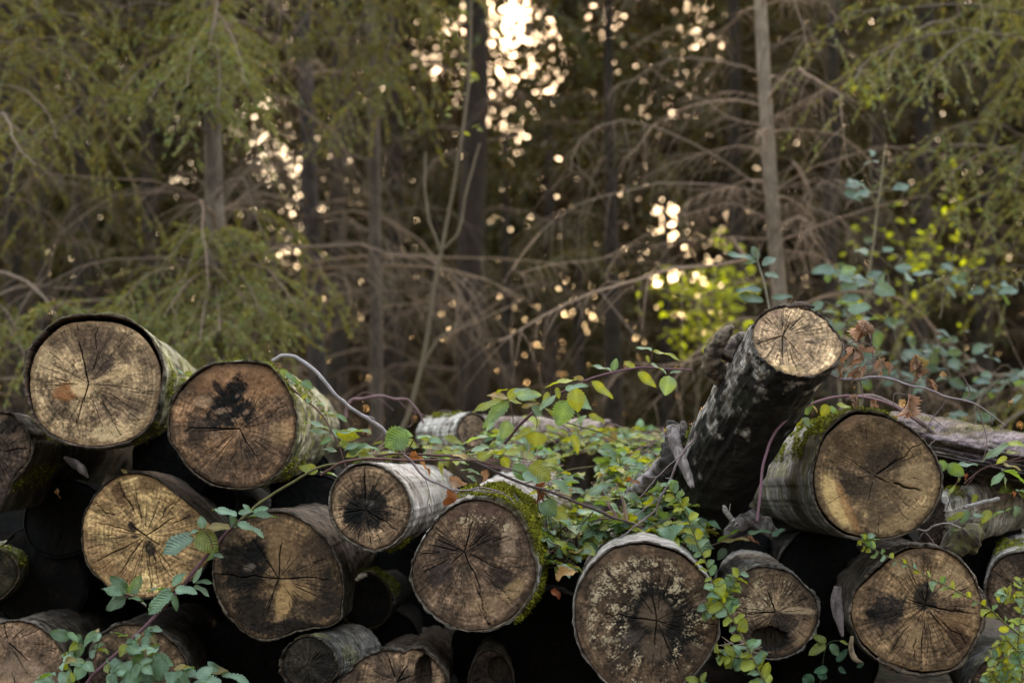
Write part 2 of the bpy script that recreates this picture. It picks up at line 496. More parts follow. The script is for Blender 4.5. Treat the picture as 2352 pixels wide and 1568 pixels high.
def make_log(d):
    seed = d['seed']
    pith = zp(d['z'], [d['pith']])[0]
    if 'circ' in d:
        cx, cy, rx, ry = d['circ']
        g = np.linspace(0, 2 * np.pi, 16, endpoint=False)
        pts = zp(d['z'], np.stack([cx + rx * np.cos(g), cy - ry * np.sin(g)], 1))
        pts = pith + (pts - pith) * (1 + .05 * np.sin(g * 2 + seed) + .04 * np.sin(g * 3 + 2 * seed))[:, None]
    else:
        pts = zp(d['z'], d['out'])
    R = outline_fn(pts, pith, d.get('jit', .035), seed)
    lod = d.get('lod', 1.0)
    NA = int(420 * lod); NR = int(84 * lod)
    th = np.linspace(-np.pi, np.pi, NA, endpoint=False)
    Rw = R(th)
    Y0 = d['Y']
    C0 = P(pith[0], pith[1], Y0)
    if 'vec' in d:
        ax = np.array(d['vec'], float)
    else:
        ax = ray(*d['vp'])
    ax /= np.linalg.norm(ax)
    fn = np.array(d.get('fn', ax), float); fn /= np.linalg.norm(fn)

    def proj(x, y):
        r = ray(pith[0] + x, pith[1] - y)
        s = ((C0 - CAM) @ fn) / (r @ fn)
        return CAM + r * s[..., None]
    root = thing('log', d['label'], 'log', C0, 'logs stacked in the pile')
    # ---- sawn end
    t = (np.arange(1, NR + 1) / NR)
    T, TH = np.meshgrid(t, th, indexing='ij')
    RR = T * Rw[None]
    X = RR * np.cos(TH); Yp = RR * np.sin(TH)
    c, dep = face_color(X, Yp, T, TH, R, d, seed)
    pos = proj(X, Yp)
    rough = (fbm(X / 9, Yp / 9, seed + 61, 3) - .5) * .006 + (fbm(X / 50, Yp / 50, seed + 62, 2) - .5) * .012
    rim = sst(.93, 1.0, T) * .006 * vn(TH * 20, 0, seed)
    pos = pos + ax * (dep + rough + rim)[..., None]
    if 'chip' in d:     # broken away part of the end: (x,y,sx,sy,depth)
        for (x0, y0, sx, sy, dp) in d['chip']:
            q = np.hypot((X - x0) / sx, (Yp - y0) / sy) + .5 * (fbm(X / 12, Yp / 12, seed + 71, 3) - .5)
            m = 1 - sst(.8, 1.05, q)
            pos = pos + ax * (m * dp * (1 + .8 * (fbm(X / 5, Yp / 30, seed + 72, 3) - .5)))[..., None]
            c = mix(c, np.array(DARK) * .6, m * .75)
    ctr = pos[0].mean(0); cc = c[0].mean(0)
    wall1 = proj(Rw * .985 * np.cos(th), Rw * .985 * np.sin(th)) + ax * .10
    V = np.concatenate([[ctr], pos.reshape(-1, 3), wall1]); Cc = np.concatenate([[cc], c.reshape(-1, 3), np.tile(np.array([DARK]) * .7, (NA, 1))])
    idx = 1 + np.arange(NR * NA).reshape(NR, NA); rl = np.roll(idx, -1, 1)
    tri = np.stack([np.zeros(NA, int), idx[0], rl[0]], 1)
    q = np.stack([idx[:-1], idx[1:], rl[1:], rl[:-1]], -1).reshape(-1, 4)
    wi = 1 + NR * NA + np.arange(NA); wr = np.roll(wi, -1)
    q2 = np.stack([idx[-1], wi, wr, rl[-1]], -1)
    mesh_np('cut_end', V, [tri, q, q2], M_WOOD, root, Cc)
    # ---- bark
    NB = int(240 * lod); NS = int(96 * lod)
    tb = np.linspace(-np.pi, np.pi, NB, endpoint=False)
    Rb = R(tb)
    gap = np.full(NB, d.get('gap0', 1.2) * .4) + 7 * np.clip(fbm(np.cos(tb) * 5 + 9, np.sin(tb) * 5, seed + 79, 4) - .5, 0, 1) + 1.2 * fbm(np.cos(tb) * 4, np.sin(tb) * 4, seed + 80, 2) * d.get('gapn', 1.0)
    for (a0, a1, g0) in d.get('gaps', []):
        dd = (np.degrees(tb) - a0) % 360; w = (a1 - a0) % 360
        gap += g0 * np.where(dd < w, np.sin(np.clip(dd / w, 0, 1) * np.pi) ** .6, 0) * (.8 + .4 * vn(tb * 6, 0, seed))
    bt = d.get('bt', 5.0) * (.35 + 1.3 * fbm(np.cos(tb) * 11, np.sin(tb) * 11, seed + 81, 4))
    lip = (fbm(np.cos(tb) * 12, np.sin(tb) * 12, seed + 82, 4) - .5) * d.get('lipn', .02)
    stepn = vn(np.floor(tb * 2.2 + 40 + .3 * np.sin(tb * 5)), 0, seed + 83) - .5
    lip = lip + stepn * d.get('lipstep', .006) + d.get('lip', 0.0)
    rin = Rb + gap; rout = rin + bt
    L = d['L']; cent = proj(np.mean(Rb * np.cos(tb)), np.mean(Rb * np.sin(tb)))
    pin = proj(rin * np.cos(tb), rin * np.sin(tb)); pout = proj(rout * np.cos(tb), rout * np.sin(tb))
    pmid = proj((rin + bt * .35) * np.cos(tb), (rin + bt * .35) * np.sin(tb))
    sk = L * (np.arange(0, NS + 1) / NS) ** 1.5
    rad_m = np.linalg.norm(pout - cent, axis=1)
    arc = tb * rad_m.mean()
    S, A = np.meshgrid(sk, arc, indexing='ij')
    tp = 1 - (1 - d.get('taper', .82)) * (S / L)
    wob = (fbm(A * 3.0 + seed, S * 1.6, seed + 84, 2) - .5) * .16 * np.clip(S / .15, 0, 1)
    seam = np.clip(np.abs(A / arc.max()) - .9, 0, .1) / .1     # blend the seam
    wob = wob * (1 - seam)
    fine = (fbm(A * 30, S * 30, seed + 85, 3) - .5) * d.get('amp', .012) * (1 - seam)
    dirv = (pout - cent)
    body = cent + dirv[None] * (tp + wob)[..., None] + ax * S[..., None]
    nr = dirv / rad_m[:, None]
    body = body + nr[None] * fine[..., None]
    if 'bend' in d:
        body = body + np.array(d['bend'])[None, None] * ((S / L) ** 2)[..., None]
    body[0] += ax * lip[:, None]
    up = np.broadcast_to(nr[:, 2], S.shape)
    bc = bark_color(A, S, tb, up, d, seed)
    # moss on the bark
    mm = np.zeros_like(S); degs = np.degrees(tb)
    for (a0, a1, s0, s1, st) in d.get('moss', []):
        w = (a1 - a0); dd = (degs - a0) % 360
        wa = np.where(dd < w, np.sin(np.clip(dd / w, 0, 1) * np.pi) ** .5, 0)
        ws = sst(s0 - .05, s0 + .02, S) * (1 - sst(s1 * .7, s1, S))
        mm = np.maximum(mm, wa[None] * ws * sst(.66 - .32 * st, .74 - .26 * st, fbm(A * 14, S * 14, seed + 86, 3) + .15 * st * wa[None]))
    bc = mix(bc, MOSSC[0] * .75, np.clip(mm, 0, 1) * .9)
    body = body + nr[None] * (mm * d.get('mt', .004))[..., None]
    bc = bc * (.5 + .5 * sst(.0, .028, S + .012 * (fbm(A * 50, S * 50, seed + 88) - .5)))[..., None]
    bc = bc * np.array(d.get('tint', (1, 1, 1)))
    lipc = np.tile(np.array([d.get('lipcol', (.10, .066, .045))]), (NB, 1)) * (.6 + .9 * vn(tb * 30, 0, seed))[:, None]
    inner = proj(rin * .985 * np.cos(tb), rin * .985 * np.sin(tb)) + ax * .16
    rings = [inner, pin + ax * (lip + .002)[:, None], pmid + ax * (lip - .003)[:, None]] + list(body)
    cols = [lipc * .2, lipc * .6, lipc * .85] + list(bc)
    lipc_ = None
    nrg = len(rings)
    V = np.concatenate(rings + [[body[-1].mean(0)]]); Cc = np.concatenate(cols + [[np.array(BROWN)]])
    idx = np.arange(nrg * NB).reshape(nrg, NB); rl = np.roll(idx, -1, 1)
    q = np.stack([idx[:-1], idx[1:], rl[1:], rl[:-1]], -1).reshape(-1, 4)
    tri = np.stack([idx[-1], np.full(NB, nrg * NB), rl[-1]], 1)
    gr = np.concatenate([np.broadcast_to(arc, (3, NB))] + [A]).reshape(-1); ln_ = np.concatenate([np.full((3, NB), -.01)] + [S]).reshape(-1)
    bkc = np.stack([np.abs(gr), ln_, np.full(gr.shape, seed)], 1); bkc = np.concatenate([bkc, [[0, L, seed]]])
    mesh_np('bark', V, [q, tri], M_LOGBARK, root, Cc, extra=bkc, exname='bk')
    if mm.max() > .3:
        sel = mm > .35
        wgt = np.repeat(np.argwhere(sel), 1, axis=0)
        pp = body[sel]; nn = np.broadcast_to(nr[None], body.shape)[sel]
        # area weight: rings further back stand further apart
        ds = np.gradient(sk)[np.argwhere(sel)[:, 0]]; pr = ds / ds.sum()
        k = np.random.default_rng(int(seed * 7)).choice(len(pp), min(len(pp) * 3, 9000), p=pr)
        n = int(d.get('tufts', 2500))
        mv, mf, mc = leafy_tufts(pp[k], nn[k], n, d.get('mh', .009), .0018, int(seed * 3))
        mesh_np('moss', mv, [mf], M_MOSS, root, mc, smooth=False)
    LOGS[d['id']] = dict(root=root, body=body, nr=nr, tb=tb, sk=sk, ax=ax, cent=cent, proj=proj, R=R, pith=pith)
    return root


D = []
D.append(dict(id='A', z='L1', seed=1.3, pith=(610, 572), Y=4.30, vp=(760, 1010), L=2.3, taper=.8, bark='green', bt=6.5, gap0=1.5, gaps=[(352, 200, 11.5)],
    lipn=.03, lipstep=.02, lip=-.012, amp=.012, lipcol=(.13, .085, .065), jit=.02,
    label='topmost left log, pale end with an orange stain under loose lifting bark',
    out=[(700,150),(820,165),(940,215),(1040,330),(1090,430),(1105,540),(1090,680),(1060,790),(1000,880),(900,950),(780,990),(640,1000),(520,985),(400,940),(310,880),(240,780),(215,650),(207,540),(225,420),(280,320),(350,240),(440,175),(560,150)],
    moss=[(300, 385, .02, .5, .2), (195, 250, 0, .2, .8)], tufts=900,
    face=dict(base=(.40, .285, .165), alt=(.235, .165, .105), saw=8, mott=.62, nc=34, edge=(.30, .20, .12),
      stains=[(-50, -22, 34, 24, 20, RUST, .85, .6), (-18, -12, 26, 20, -30, (.50, .37, .21), .9, .5), (25, 48, 40, 38, 40, (.09, .06, .05), .8, .9), (30, 95, 90, 36, 0, (.15, .10, .07), .6, .9),
              (50, 10, 70, 14, 25, (.46, .33, .18), .6, .7), (75, -30, 60, 22, -25, (.14, .09, .06), .6, .9), (45, -115, 42, 20, 0, (.50, .38, .22), .7, .8), (-105, 60, 26, 40, 20, (.46, .35, .21), .6, .8)],
      cracks=[(-24, -96, 2.8, 0), (-12, 48, 2.6, 0), (-32, 100, 1.7, .4), (-66, -38, 1.5, .1), (52, -58, 1.2, .1), (52, -36, 1.3, .2), (128, 75, 1.6, .2), (115, 100, 1.6, .35), (145, 18, 1.6, .1), (24, -130, 1.8, .6), (-100, -55, 1.2, .5), (75, 110, 1.6, .4), (85, 125, 1.3, .4), (-35, -130, 1.6, .55), (30, 120, 1.3, .3)])))
D.append(dict(id='B', z='L1', seed=2.7, pith=(1650, 885), Y=4.27, vp=(1040, 1012), L=2.0, taper=.86, bark='green', bt=5, gaps=[(110, 160, 4), (215, 265, 3)], amp=.016, lipcol=(.11, .075, .05),
    label='log with a black blot on its orange brown end, beside the topmost left log',
    out=[(1640,435),(1760,440),(1860,470),(1940,560),(2000,660),(2030,780),(2030,900),(2000,1030),(1950,1130),(1870,1220),(1760,1280),(1640,1290),(1520,1270),(1400,1220),(1300,1130),(1230,1030),(1180,960),(1165,860),(1180,750),(1230,650),(1310,560),(1400,490),(1500,445)],
    moss=[(20, 110, 0, .10, .45), (15, 65, .02, 1.2, .22), (285, 340, 0, .6, .3)], tufts=1500,
    face=dict(base=(.30, .175, .095), alt=(.17, .105, .068), saw=88, mott=.5, nc=26,
      stains=[(5, 112, 150, 50, 0, (.30, .155, .075), .55, .8), (-4, 90, 25, 34, 0, BLACK, .93, 1.1), (-26, 54, 46, 42, 30, BLACK, .93, 1.5), (-50, 22, 34, 22, 0, (.03, .026, .022), .9, 1.1), (15, 45, 24, 34, 0, (.02, .018, .018), .85, 1.2), (-48, 92, 10, 26, 35, BLACK, .8, .9), (-4, 76, 7, 5, 30, (.30, .2, .15), .6, 1.4), (-26, 44, 9, 6, 0, (.26, .17, .12), .7, 1.6), (14, 38, 8, 5, 40, (.28, .18, .12), .7, 1.6), (-46, 40, 9, 7, 20, (.3, .2, .14), .7, 1.6), (20, 70, 6, 9, 0, (.2, .13, .09), .6, 1.6), (-10, 20, 7, 5, 0, (.28, .19, .13), .7, 1.6), (-60, 30, 8, 12, 0, (.24, .15, .1), .6, 1.5),
              (-100, -10, 26, 60, 0, (.05, .036, .03), .6, .9), (-30, -80, 80, 26, 20, (.05, .04, .032), .5, 1.0), (95, -10, 30, 30, 0, (.36, .24, .12), .5, .8), (-84, 62, 24, 16, 0, (.36, .24, .15), .6, .8)],
      cracks=[(-133, 0, 2.6, 0), (-75, 6, 2.2, 0), (64, -95, 1.5, 0), (35, 68, 2.4, 0), (95, 78, 1.5, .35), (-50, -80, 1.3, .1), (118, -57, 1.5, .5), (82, -18, 1.5, .1), (-75, -105, 1.2, .4), (-95, 70, 1.3, .3), (120, 30, 1.2, .2), (-65, 110, 1.5, .6), (-25, 115, 1.3, .3)])))
D.append(dict(id='C', z='L1', seed=3.1, pith=(-40, 1050), Y=4.36, vp=(760, 1040), L=2.0, bark='brown', lod=.7,
    label='weathered grey brown log cut by the left edge, beside the topmost log',
    out=[(-120,790),(0,780),(80,795),(140,850),(190,930),(208,1040),(185,1110),(120,1180),(70,1260),(35,1360),(0,1440),(-80,1480),(-200,1440),(-280,1300),(-300,1100),(-260,900)],
    moss=[(290, 345, 0, .6, .6)], tufts=900,
    face=dict(base=(.19, .13, .095), alt=(.085, .058, .045), saw=85, mott=.6, nc=20, stains=[(30, 60, 30, 20, 0, BLACK, .7, .8)], cracks=[(80, -12, 1.8, .3), (60, 60, 1.6, .2)])))
D.append(dict(id='D', z='L2', seed=4.9, pith=(1005, 555), Y=4.38, vp=(800, 1060), L=2.2, bark='brown', bt=3.2, gap0=.6, amp=.008, lipcol=(.07, .05, .035),
    label='pale yellow cut log below the topmost left log, bramble leaves across its right side',
    out=[(930,125),(1010,140),(1100,185),(1200,265),(1300,350),(1400,430),(1455,480),(1485,560),(1460,650),(1420,740),(1340,830),(1250,900),(1130,960),(1000,980),(880,960),(760,910),(690,850),(620,760),(580,660),(570,560),(580,450),(620,340),(690,250),(790,165),(860,130)],
    face=dict(base=(.50, .345, .165), alt=(.36, .235, .115), saw=-15, sawamp=.4, mott=.22, nc=36, edge=(.22, .13, .07),
      stains=[(-62, 95, 16, 34, 25, (.14, .075, .04), .85, .6), (10, 118, 40, 22, 0, (.17, .10, .05), .6, .8), (-32, 22, 9, 16, 25, (.06, .04, .03), .9, .5), (10, -28, 16, 22, 20, (.06, .045, .035), .9, .5), (-25, -2, 9, 5, 0, (.06, .04, .03), .8, .5), (95, 45, 26, 14, -30, (.14, .095, .06), .6, .8), (118, -55, 22, 12, 20, (.13, .09, .06), .6, .9), (-60, -90, 70, 18, -20, (.22, .12, .06), .7, .8), (-110, -45, 24, 40, 30, (.27, .16, .08), .5, .8)],
      cracks=[(-42, -32, 2.6, 0), (70, -44, 2.0, 0), (36, 24, 2.0, 0), (-72, 92, 1.9, .1), (-125, 62, 1.9, .35), (-68, -128, 2.2, .45), (-75, -85, 1.6, .45), (-122, -78, 1.9, .6), (-28, -100, 1.6, .4), (0, -70, 1.2, .3), (40, -100, 1.2, .35), (60, 100, 1.4, .35), (110, 85, 1.4, .4), (15, 110, 1.4, .3), (-100, 10, 1.4, .6)])))
D.append(dict(id='E', z='L2', seed=5.2, pith=(1920, 850), Y=4.33, vp=(1120, 1050), L=2.1, bark='brown', bt=4.5, amp=.014, lipcol=(.13, .095, .07), lipbark=True,
    label='log with a half blackened end and a pale wedge below its pith',
    out=[(1870,395),(1960,400),(2060,440),(2160,510),(2250,610),(2310,720),(2345,830),(2355,940),(2340,1060),(2345,1120),(2280,1170),(2150,1180),(2040,1200),(1950,1240),(1850,1260),(1750,1250),(1650,1180),(1570,1080),(1510,980),(1475,860),(1480,740),(1510,620),(1580,530),(1680,450),(1780,405)],
    face=dict(base=(.24, .155, .085), alt=(.13, .085, .052), saw=88, mott=.55, nc=30, edge=DARK,
      stains=[(-88, 25, 58, 70, 20, (.018, .014, .012), .92, .8), (-45, 60, 50, 26, -52, (.014, .012, .011), .9, .7), (-60, -80, 60, 40, -35, (.03, .022, .017), .9, .9), (20, -112, 100, 24, 0, (.022, .017, .014), .9, .9), (120, -25, 26, 60, 10, (.035, .026, .02), .75, .9), (95, -70, 50, 30, 35, (.04, .03, .022), .7, .9),
              (12, -45, 22, 55, -12, (.40, .26, .12), .85, .5), (48, -25, 40, 22, -25, (.34, .22, .11), .7, .7), (5, 70, 40, 70, 0, (.26, .165, .085), .6, .8), (-70, 25, 18, 10, 20, (.28, .23, .2), .45, .8), (90, 80, 50, 40, 0, (.07, .048, .034), .5, 1.)],
      cracks=[(-147, -15, 2.6, 0), (122, 0, 2.6, 0), (5, -95, 1.9, 0), (-33, 85, 2.0, 0), (-62, -95, 1.8, 0), (110, -50, 1.3, .3), (125, 40, 1.4, .25), (50, 70, 1.3, .2), (-118, 48, 1.4, .5), (85, 70, 1.5, .4), (60, -70, 1.2, .1)])))
D.append(dict(id='F', z='M2', seed=6.4, pith=(165, 375), Y=4.24, vp=(1290, 1075), L=2.3, taper=.93, bark='pale', bt=5.5, amp=.007, lipcol=(.22, .17, .13), lipbark=True, gaps=[(75, 115, 3)],
    label='small log with smooth whitish bark and a dark star at its heart',
    out=[(150,72),(250,85),(340,130),(420,210),(460,300),(475,380),(450,480),(400,560),(320,620),(230,650),(150,630),(60,580),(0,530),(-50,450),(-70,350),(-60,250),(-20,160),(50,100)],
    moss=[(285, 325, .05, .4, .5)], tufts=500,
    face=dict(base=(.30, .205, .125), alt=(.19, .125, .08), saw=40, mott=.35, nc=34,
      stains=[(0, 0, 62, 56, 0, (.02, .017, .017), .92, .9), (-30, -15, 30, 22, 0, BLACK, .8, .9), (22, 12, 26, 30, 0, (.03, .025, .022), .8, .9), (10, 16, 12, 8, 0, (.16, .14, .13), .6, .8)],
      cracks=[(-2, -100, 2.4, .25), (84, 56, 2.4, .05), (-55, 8, 2.2, .0), (48, -95, 1.6, .0), (62, -72, 1.5, .3), (0, -40, 1.2, 0), (-60, -60, 1.3, .3), (15, 75, 1.4, .3), (70, -5, 1.3, .2), (-40, -85, 1.3, .3), (-62, 40, 1.3, .3), (40, 45, 1.2, .2)])))
D.append(dict(id='G', z='M2', seed=7.8, pith=(845, 665), Y=4.20, vp=(1480, 860), L=1.9, taper=1.0, bark='pale', bt=5.5, amp=.014, lipcol=(.12, .085, .06), gaps=[(60, 115, 2)],
    label='front log with a thick bright green moss coat on its top and right side',
    out=[(960,318),(1060,335),(1150,385),(1220,460),(1270,560),(1300,660),(1330,760),(1335,850),(1310,930),(1260,1010),(1200,1080),(1110,1150),(1000,1195),(900,1200),(780,1180),(680,1120),(590,1040),(520,940),(490,830),(500,740),(540,650),(590,560),(640,480),(720,400),(820,340),(890,320)],
    moss=[(-14, 82, -.01, .55, .74), (60, 118, .10, .5, .5), (288, 340, .02, .4, .55)], tufts=20000, mh=.012, mt=.013,
    face=dict(base=(.235, .155, .10), alt=(.135, .088, .062), saw=58, sawamp=.5, mott=.5, nc=34, edge=(.10, .068, .048),
      stains=[(55, 15, 36, 45, 30, (.045, .033, .028), .75, .9), (-50, 15, 30, 26, 20, (.06, .045, .038), .7, .9), (-55, -50, 28, 34, 0, (.05, .042, .046), .65, 1.), (0, -45, 20, 20, 0, (.05, .038, .03), .6, .9), (85, -65, 30, 36, 40, (.05, .036, .028), .65, .9), (30, 100, 80, 28, 0, (.17, .10, .08), .6, .8), (110, -90, 40, 20, 40, (.36, .25, .13), .6, .6), (60, -120, 60, 24, 10, (.33, .22, .13), .5, .8), (105, 20, 20, 50, 0, (.34, .25, .17), .5, .9)],
      lichen=[(.55, .9, 10, 130, .06)],
      cracks=[(22, -75, 2.4, 0), (-68, -32, 2.2, 0), (40, 100, 2.2, 0), (90, 40, 2.0, .15), (-35, 32, 1.8, 0), (60, -32, 1.6, .5), (120, 140, 1.5, .4), (110, 110, 1.4, .4), (165, 35, 1.6, .65), (-60, 10, 1.3, .35), (45, 70, 1.3, .3), (80, -75, 1.2, .4), (-60, -75, 1.3, .3), (10, -105, 1.5, .65), (140, 60, 1.2, .4), (-25, 100, 1.2, .4), (60, 140, 1.2, .4)])))
D.append(dict(id='H', z='M2', seed=8.6, pith=(2170, 1140), Y=4.06, vp=(1420, 1000), L=1.9, taper=.92, bark='pale', bt=5.5, gap0=1.5, gaps=[(50, 110, 4)], amp=.006, lipcol=(.14, .10, .08),
    label='largest front log, its brown end ringed all round by cream lichen specks',
    out=[(2060,620),(2180,640),(2290,670),(2400,740),(2475,810),(2539,900),(2574,1030),(2589,1150),(2569,1290),(2509,1380),(2440,1480),(2320,1580),(2150,1650),(2000,1640),(1880,1590),(1760,1480),(1680,1370),(1630,1250),(1610,1100),(1620,960),(1670,850),(1760,740),(1880,650),(1970,625)],
    face=dict(base=(.165, .105, .065), alt=(.11, .072, .048), saw=85, mott=.45, nc=34, edge=(.12, .08, .055),
      stains=[(0, 0, 105, 100, 0, (.018, .014, .012), .93, .7), (10, -55, 90, 45, 0, (.02, .016, .014), .9, .9), (-5, 15, 40, 42, 0, (.15, .105, .07), .85, .6), (-5, -60, 42, 36, 0, (.16, .11, .075), .75, .7), (-60, -40, 34, 22, 30, (.13, .10, .085), .5, .9)],
      lichen=[(.42, .84, 25, 215, .135), (.48, .86, 200, 330, .075), (.5, .86, 320, 390, .10), (.40, .66, 165, 205, .12)],
      cracks=[(-123, -18, 2.6, 0), (-20, -100, 1.6, .25), (-8, -70, 2.2, 0), (-6, 62, 2.4, 0), (60, 18, 1.8, 0), (50, -28, 1.4, 0), (-72, -72, 1.5, .4), (-95, -50, 1.3, .5), (75, -75, 1.4, .4), (-60, 70, 1.3, .4), (110, -20, 1.3, .4), (40, 95, 1.3, .5)])))
D.append(dict(id='I', z='R2', seed=9.5, pith=(640, 1080), Y=4.26, vp=(1500, 1090), L=1.8, taper=.9, bark='grey', bt=5, amp=.02, lipcol=(.2, .16, .14), lipbark=True, gapn=2.,
    label='log with cream lichen and a dark hollow low on its end, behind a shoot',
    out=[(560,780),(660,790),(760,830),(830,900),(900,970),(930,1060),(925,1140),(890,1230),(830,1310),(760,1360),(660,1390),(580,1390),(480,1340),(380,1250),(330,1130),(310,1020),(330,920),(390,840),(470,790)],
    chip=[(-15, -58, 42, 26, .03)],
    face=dict(base=(.21, .145, .092), alt=(.12, .08, .055), saw=80, mott=.45, nc=28,
      stains=[(-10, -62, 55, 30, 10, (.015, .012, .011), .95, .8), (20, -25, 40, 34, 0, (.04, .03, .026), .8, .9), (45, 5, 60, 10, -5, (.36, .27, .17), .7, .6), (70, -50, 30, 44, -30, (.26, .17, .1), .6, .7)],
      lichen=[(.12, .75, 90, 200, .12), (.5, .8, 40, 95, .06)],
      cracks=[(-20, -58, 2.2, 0), (-68, 2, 2.2, 0), (80, -38, 1.6, .2), (-45, -45, 1.5, .2), (-10, -90, 1.6, .6), (40, -75, 1.3, .4), (-80, 30, 1.3, .3), (60, -20, 1.3, .1)])))
D.append(dict(id='J', z='R2', seed=10.2, pith=(1670, 1030), Y=4.18, vp=(1700, 1120), L=1.7, taper=.9, bark='brown', bt=6.5, gap0=2.2, gaps=[(100, 175, 5), (200, 300, 4)], amp=.02, lipn=.03, lipcol=(.13, .09, .065),
    label='cracked brown log with peeling bark strips at its left, near the bottom right',
    out=[(1680,640),(1790,660),(1890,720),(1970,800),(2020,900),(2050,1000),(2055,1120),(2030,1230),(1980,1320),(1930,1400),(1860,1460),(1750,1480),(1640,1490),(1530,1460),(1420,1420),(1300,1350),(1220,1270),(1180,1170),(1165,1060),(1190,960),(1270,870),(1370,790),(1420,730),(1500,680),(1600,645)],
    jit=.05,
    face=dict(base=(.30, .195, .105), alt=(.17, .108, .065), saw=60, mott=.45, nc=36, edge=(.16, .105, .06),
      stains=[(-85, -10, 52, 40, 10, (.03, .026, .026), .9, .9), (-125, -18, 16, 14, 0, BLACK, .85, .6), (0, 22, 30, 40, -20, (.025, .02, .018), .9, .8), (75, -72, 40, 26, -40, (.07, .035, .02), .85, .8), (70, -40, 60, 24, -10, (.2, .11, .055), .6, .8), (60, 55, 50, 40, 30, (.36, .25, .14), .6, .9), (-40, 90, 40, 26, 30, (.35, .25, .15), .6, .8), (-30, -70, 30, 40, 0, (.36, .24, .13), .5, .8)],
      cracks=[(98, 25, 3.0, 0), (16, -95, 2.0, 0), (-20, 26, 2.0, 0), (40, 55, 1.8, .3), (102, 95, 2.2, .4), (0, 110, 1.5, .3), (-45, -15, 1.8, .1), (-170, 45, 1.4, .55), (-30, 130, 1.7, .6), (-120, 105, 1.5, .7), (-35, -120, 1.6, .7), (-10, -120, 1.2, .5), (105, -65, 1.4, .6), (-60, 60, 1.2, .3), (60, 110, 1.2, .4)])))
D.append(dict(id='K', z='R2', seed=11.7, pith=(1320, 143), Y=4.16, vp=(1310, 1122), L=1.9, taper=.93, bark='grey', bt=6, gap0=2.0, gaps=[(75, 160, 5), (165, 265, 5)], amp=.008, lipcol=(.10, .07, .05),
    label='upper right log with curved saw arcs on its end and moss along its top',
    out=[(1180,-277),(1310,-272),(1450,-237),(1570,-167),(1660,-87),(1730,13),(1770,113),(1775,213),(1740,333),(1690,413),(1600,500),(1480,550),(1380,565),(1250,560),(1130,530),(1040,470),(960,370),(920,260),(910,150),(930,33),(970,-87),(1050,-187),(1110,-237)],
    moss=[(62, 125, -.01, .16, .55), (95, 150, 0, .9, .5), (118, 165, .1, 1.4, .35)], tufts=7000,
    face=dict(base=(.30, .205, .105), alt=(.19, .125, .07), saw=86, sawamp=.35, arcs=(-40, 95), mott=.3, nc=8, edge=(.12, .08, .05),
      stains=[(-20, 70, 95, 60, -10, (.10, .06, .034), .8, .8), (20, 30, 60, 40, 20, (.05, .034, .024), .7, .9), (-40, -22, 60, 30, -30, (.05, .036, .026), .8, .8), (10, -70, 44, 70, 10, (.12, .082, .052), .7, .8), (-85, -62, 26, 75, 24, (.48, .34, .15), .85, .5), (-62, -72, 12, 70, 24, (.28, .14, .06), .65, .6), (95, -10, 44, 50, 0, (.31, .22, .12), .7, .7), (-60, 135, 34, 26, 30, (.26, .15, .085), .6, .7), (70, 110, 60, 30, -30, (.12, .075, .045), .6, .9), (60, -100, 60, 22, 25, (.30, .21, .11), .6, .7)],
      cracks=[(40, 18, 2.0, 0), (112, 36, 4.2, .42), (60, -42, 3.6, .1), (115, -78, 1.8, .15), (125, -62, 1.6, .4), (110, 5, 1.4, .8), (130, 75, 1.5, .7), (95, 80, 1.3, .7)])))
D.append(dict(id='L', z='R1', seed=12.1, pith=(690, 245), Y=4.12, vec=(-.27, .72, -.52), L=1.05, taper=1.02, bark='dark', bt=3.5, gap0=.8, gaps=[(95, 165, 3)], amp=.022, lipcol=(.14, .10, .075),
    label='dark blotchy log tilted steeply up out of the pile toward the camera, at the right',
    out=[(760,50),(860,65),(950,110),(1010,180),(1070,250),(1100,310),(1095,370),(1050,430),(980,480),(880,515),(790,525),(700,500),(620,450),(550,390),(500,320),(485,260),(500,180),(550,110),(630,65),(700,50)],
    moss=[(130, 185, .5, .8, .35)], tufts=800, bend=(.05, 0, -.11), palebias=-.012,
    face=dict(base=(.44, .315, .185), alt=(.28, .195, .12), saw=3, sawamp=.45, mott=.45, nc=34, edge=(.22, .15, .09),
      stains=[(0, -22, 12, 22, 0, (.10, .07, .05), .7, .7), (-35, 42, 40, 18, 30, (.19, .12, .085), .6, .8), (75, -12, 22, 7, 0, (.09, .06, .045), .7, .6), (42, -18, 8, 24, 0, (.30, .2, .12), .7, .6), (0, -78, 60, 12, 0, (.40, .29, .14), .5, .7)],
      cracks=[(-3, 62, 2.4, 0), (22, -38, 1.8, 0), (-65, 18, 1.8, 0), (32, 32, 1.8, 0), (-28, -45, 1.5, .3), (80, 17, 1.5, .65), (65, -25, 1.4, .5), (3, -60, 1.2, .3), (40, 45, 1.2, .4), (60, 90, 1.4, .5), (20, 80, 1.3, .4), (45, -60, 1.2, .4), (-10, 85, 1.6, .6), (110, 22, 1.2, .8), (-45, 60, 1.3, .5)])))
D.append(dict(id='M', z='R2', seed=13.4, pith=(2345, 925), circ=(2345, 915, 245, 250), Y=4.55, vp=(2335, 940), L=1.6, taper=1.0, bark='pale', lod=.7, amp=.012, bt=6,
    label='whitish barked log with moss spots, at the right edge behind the cracked brown log',
    moss=[(40, 140, .03, .9, .42)], tufts=1600,
    face=dict(base=(.16, .11, .075), alt=(.07, .05, .038), nc=16, mott=.6)))
D.append(dict(id='N', z='R2', seed=14.9, pith=(2350, 1640), circ=(2350, 1650, 345, 330), Y=4.25, vp=(1950, 1330), L=1.4, bark='grey', lod=.7, bt=6,
    label='log with its shaded brown end mostly cut off by the bottom right corner',
    face=dict(base=(.20, .13, .08), alt=(.10, .065, .045), nc=16, mott=.5)))
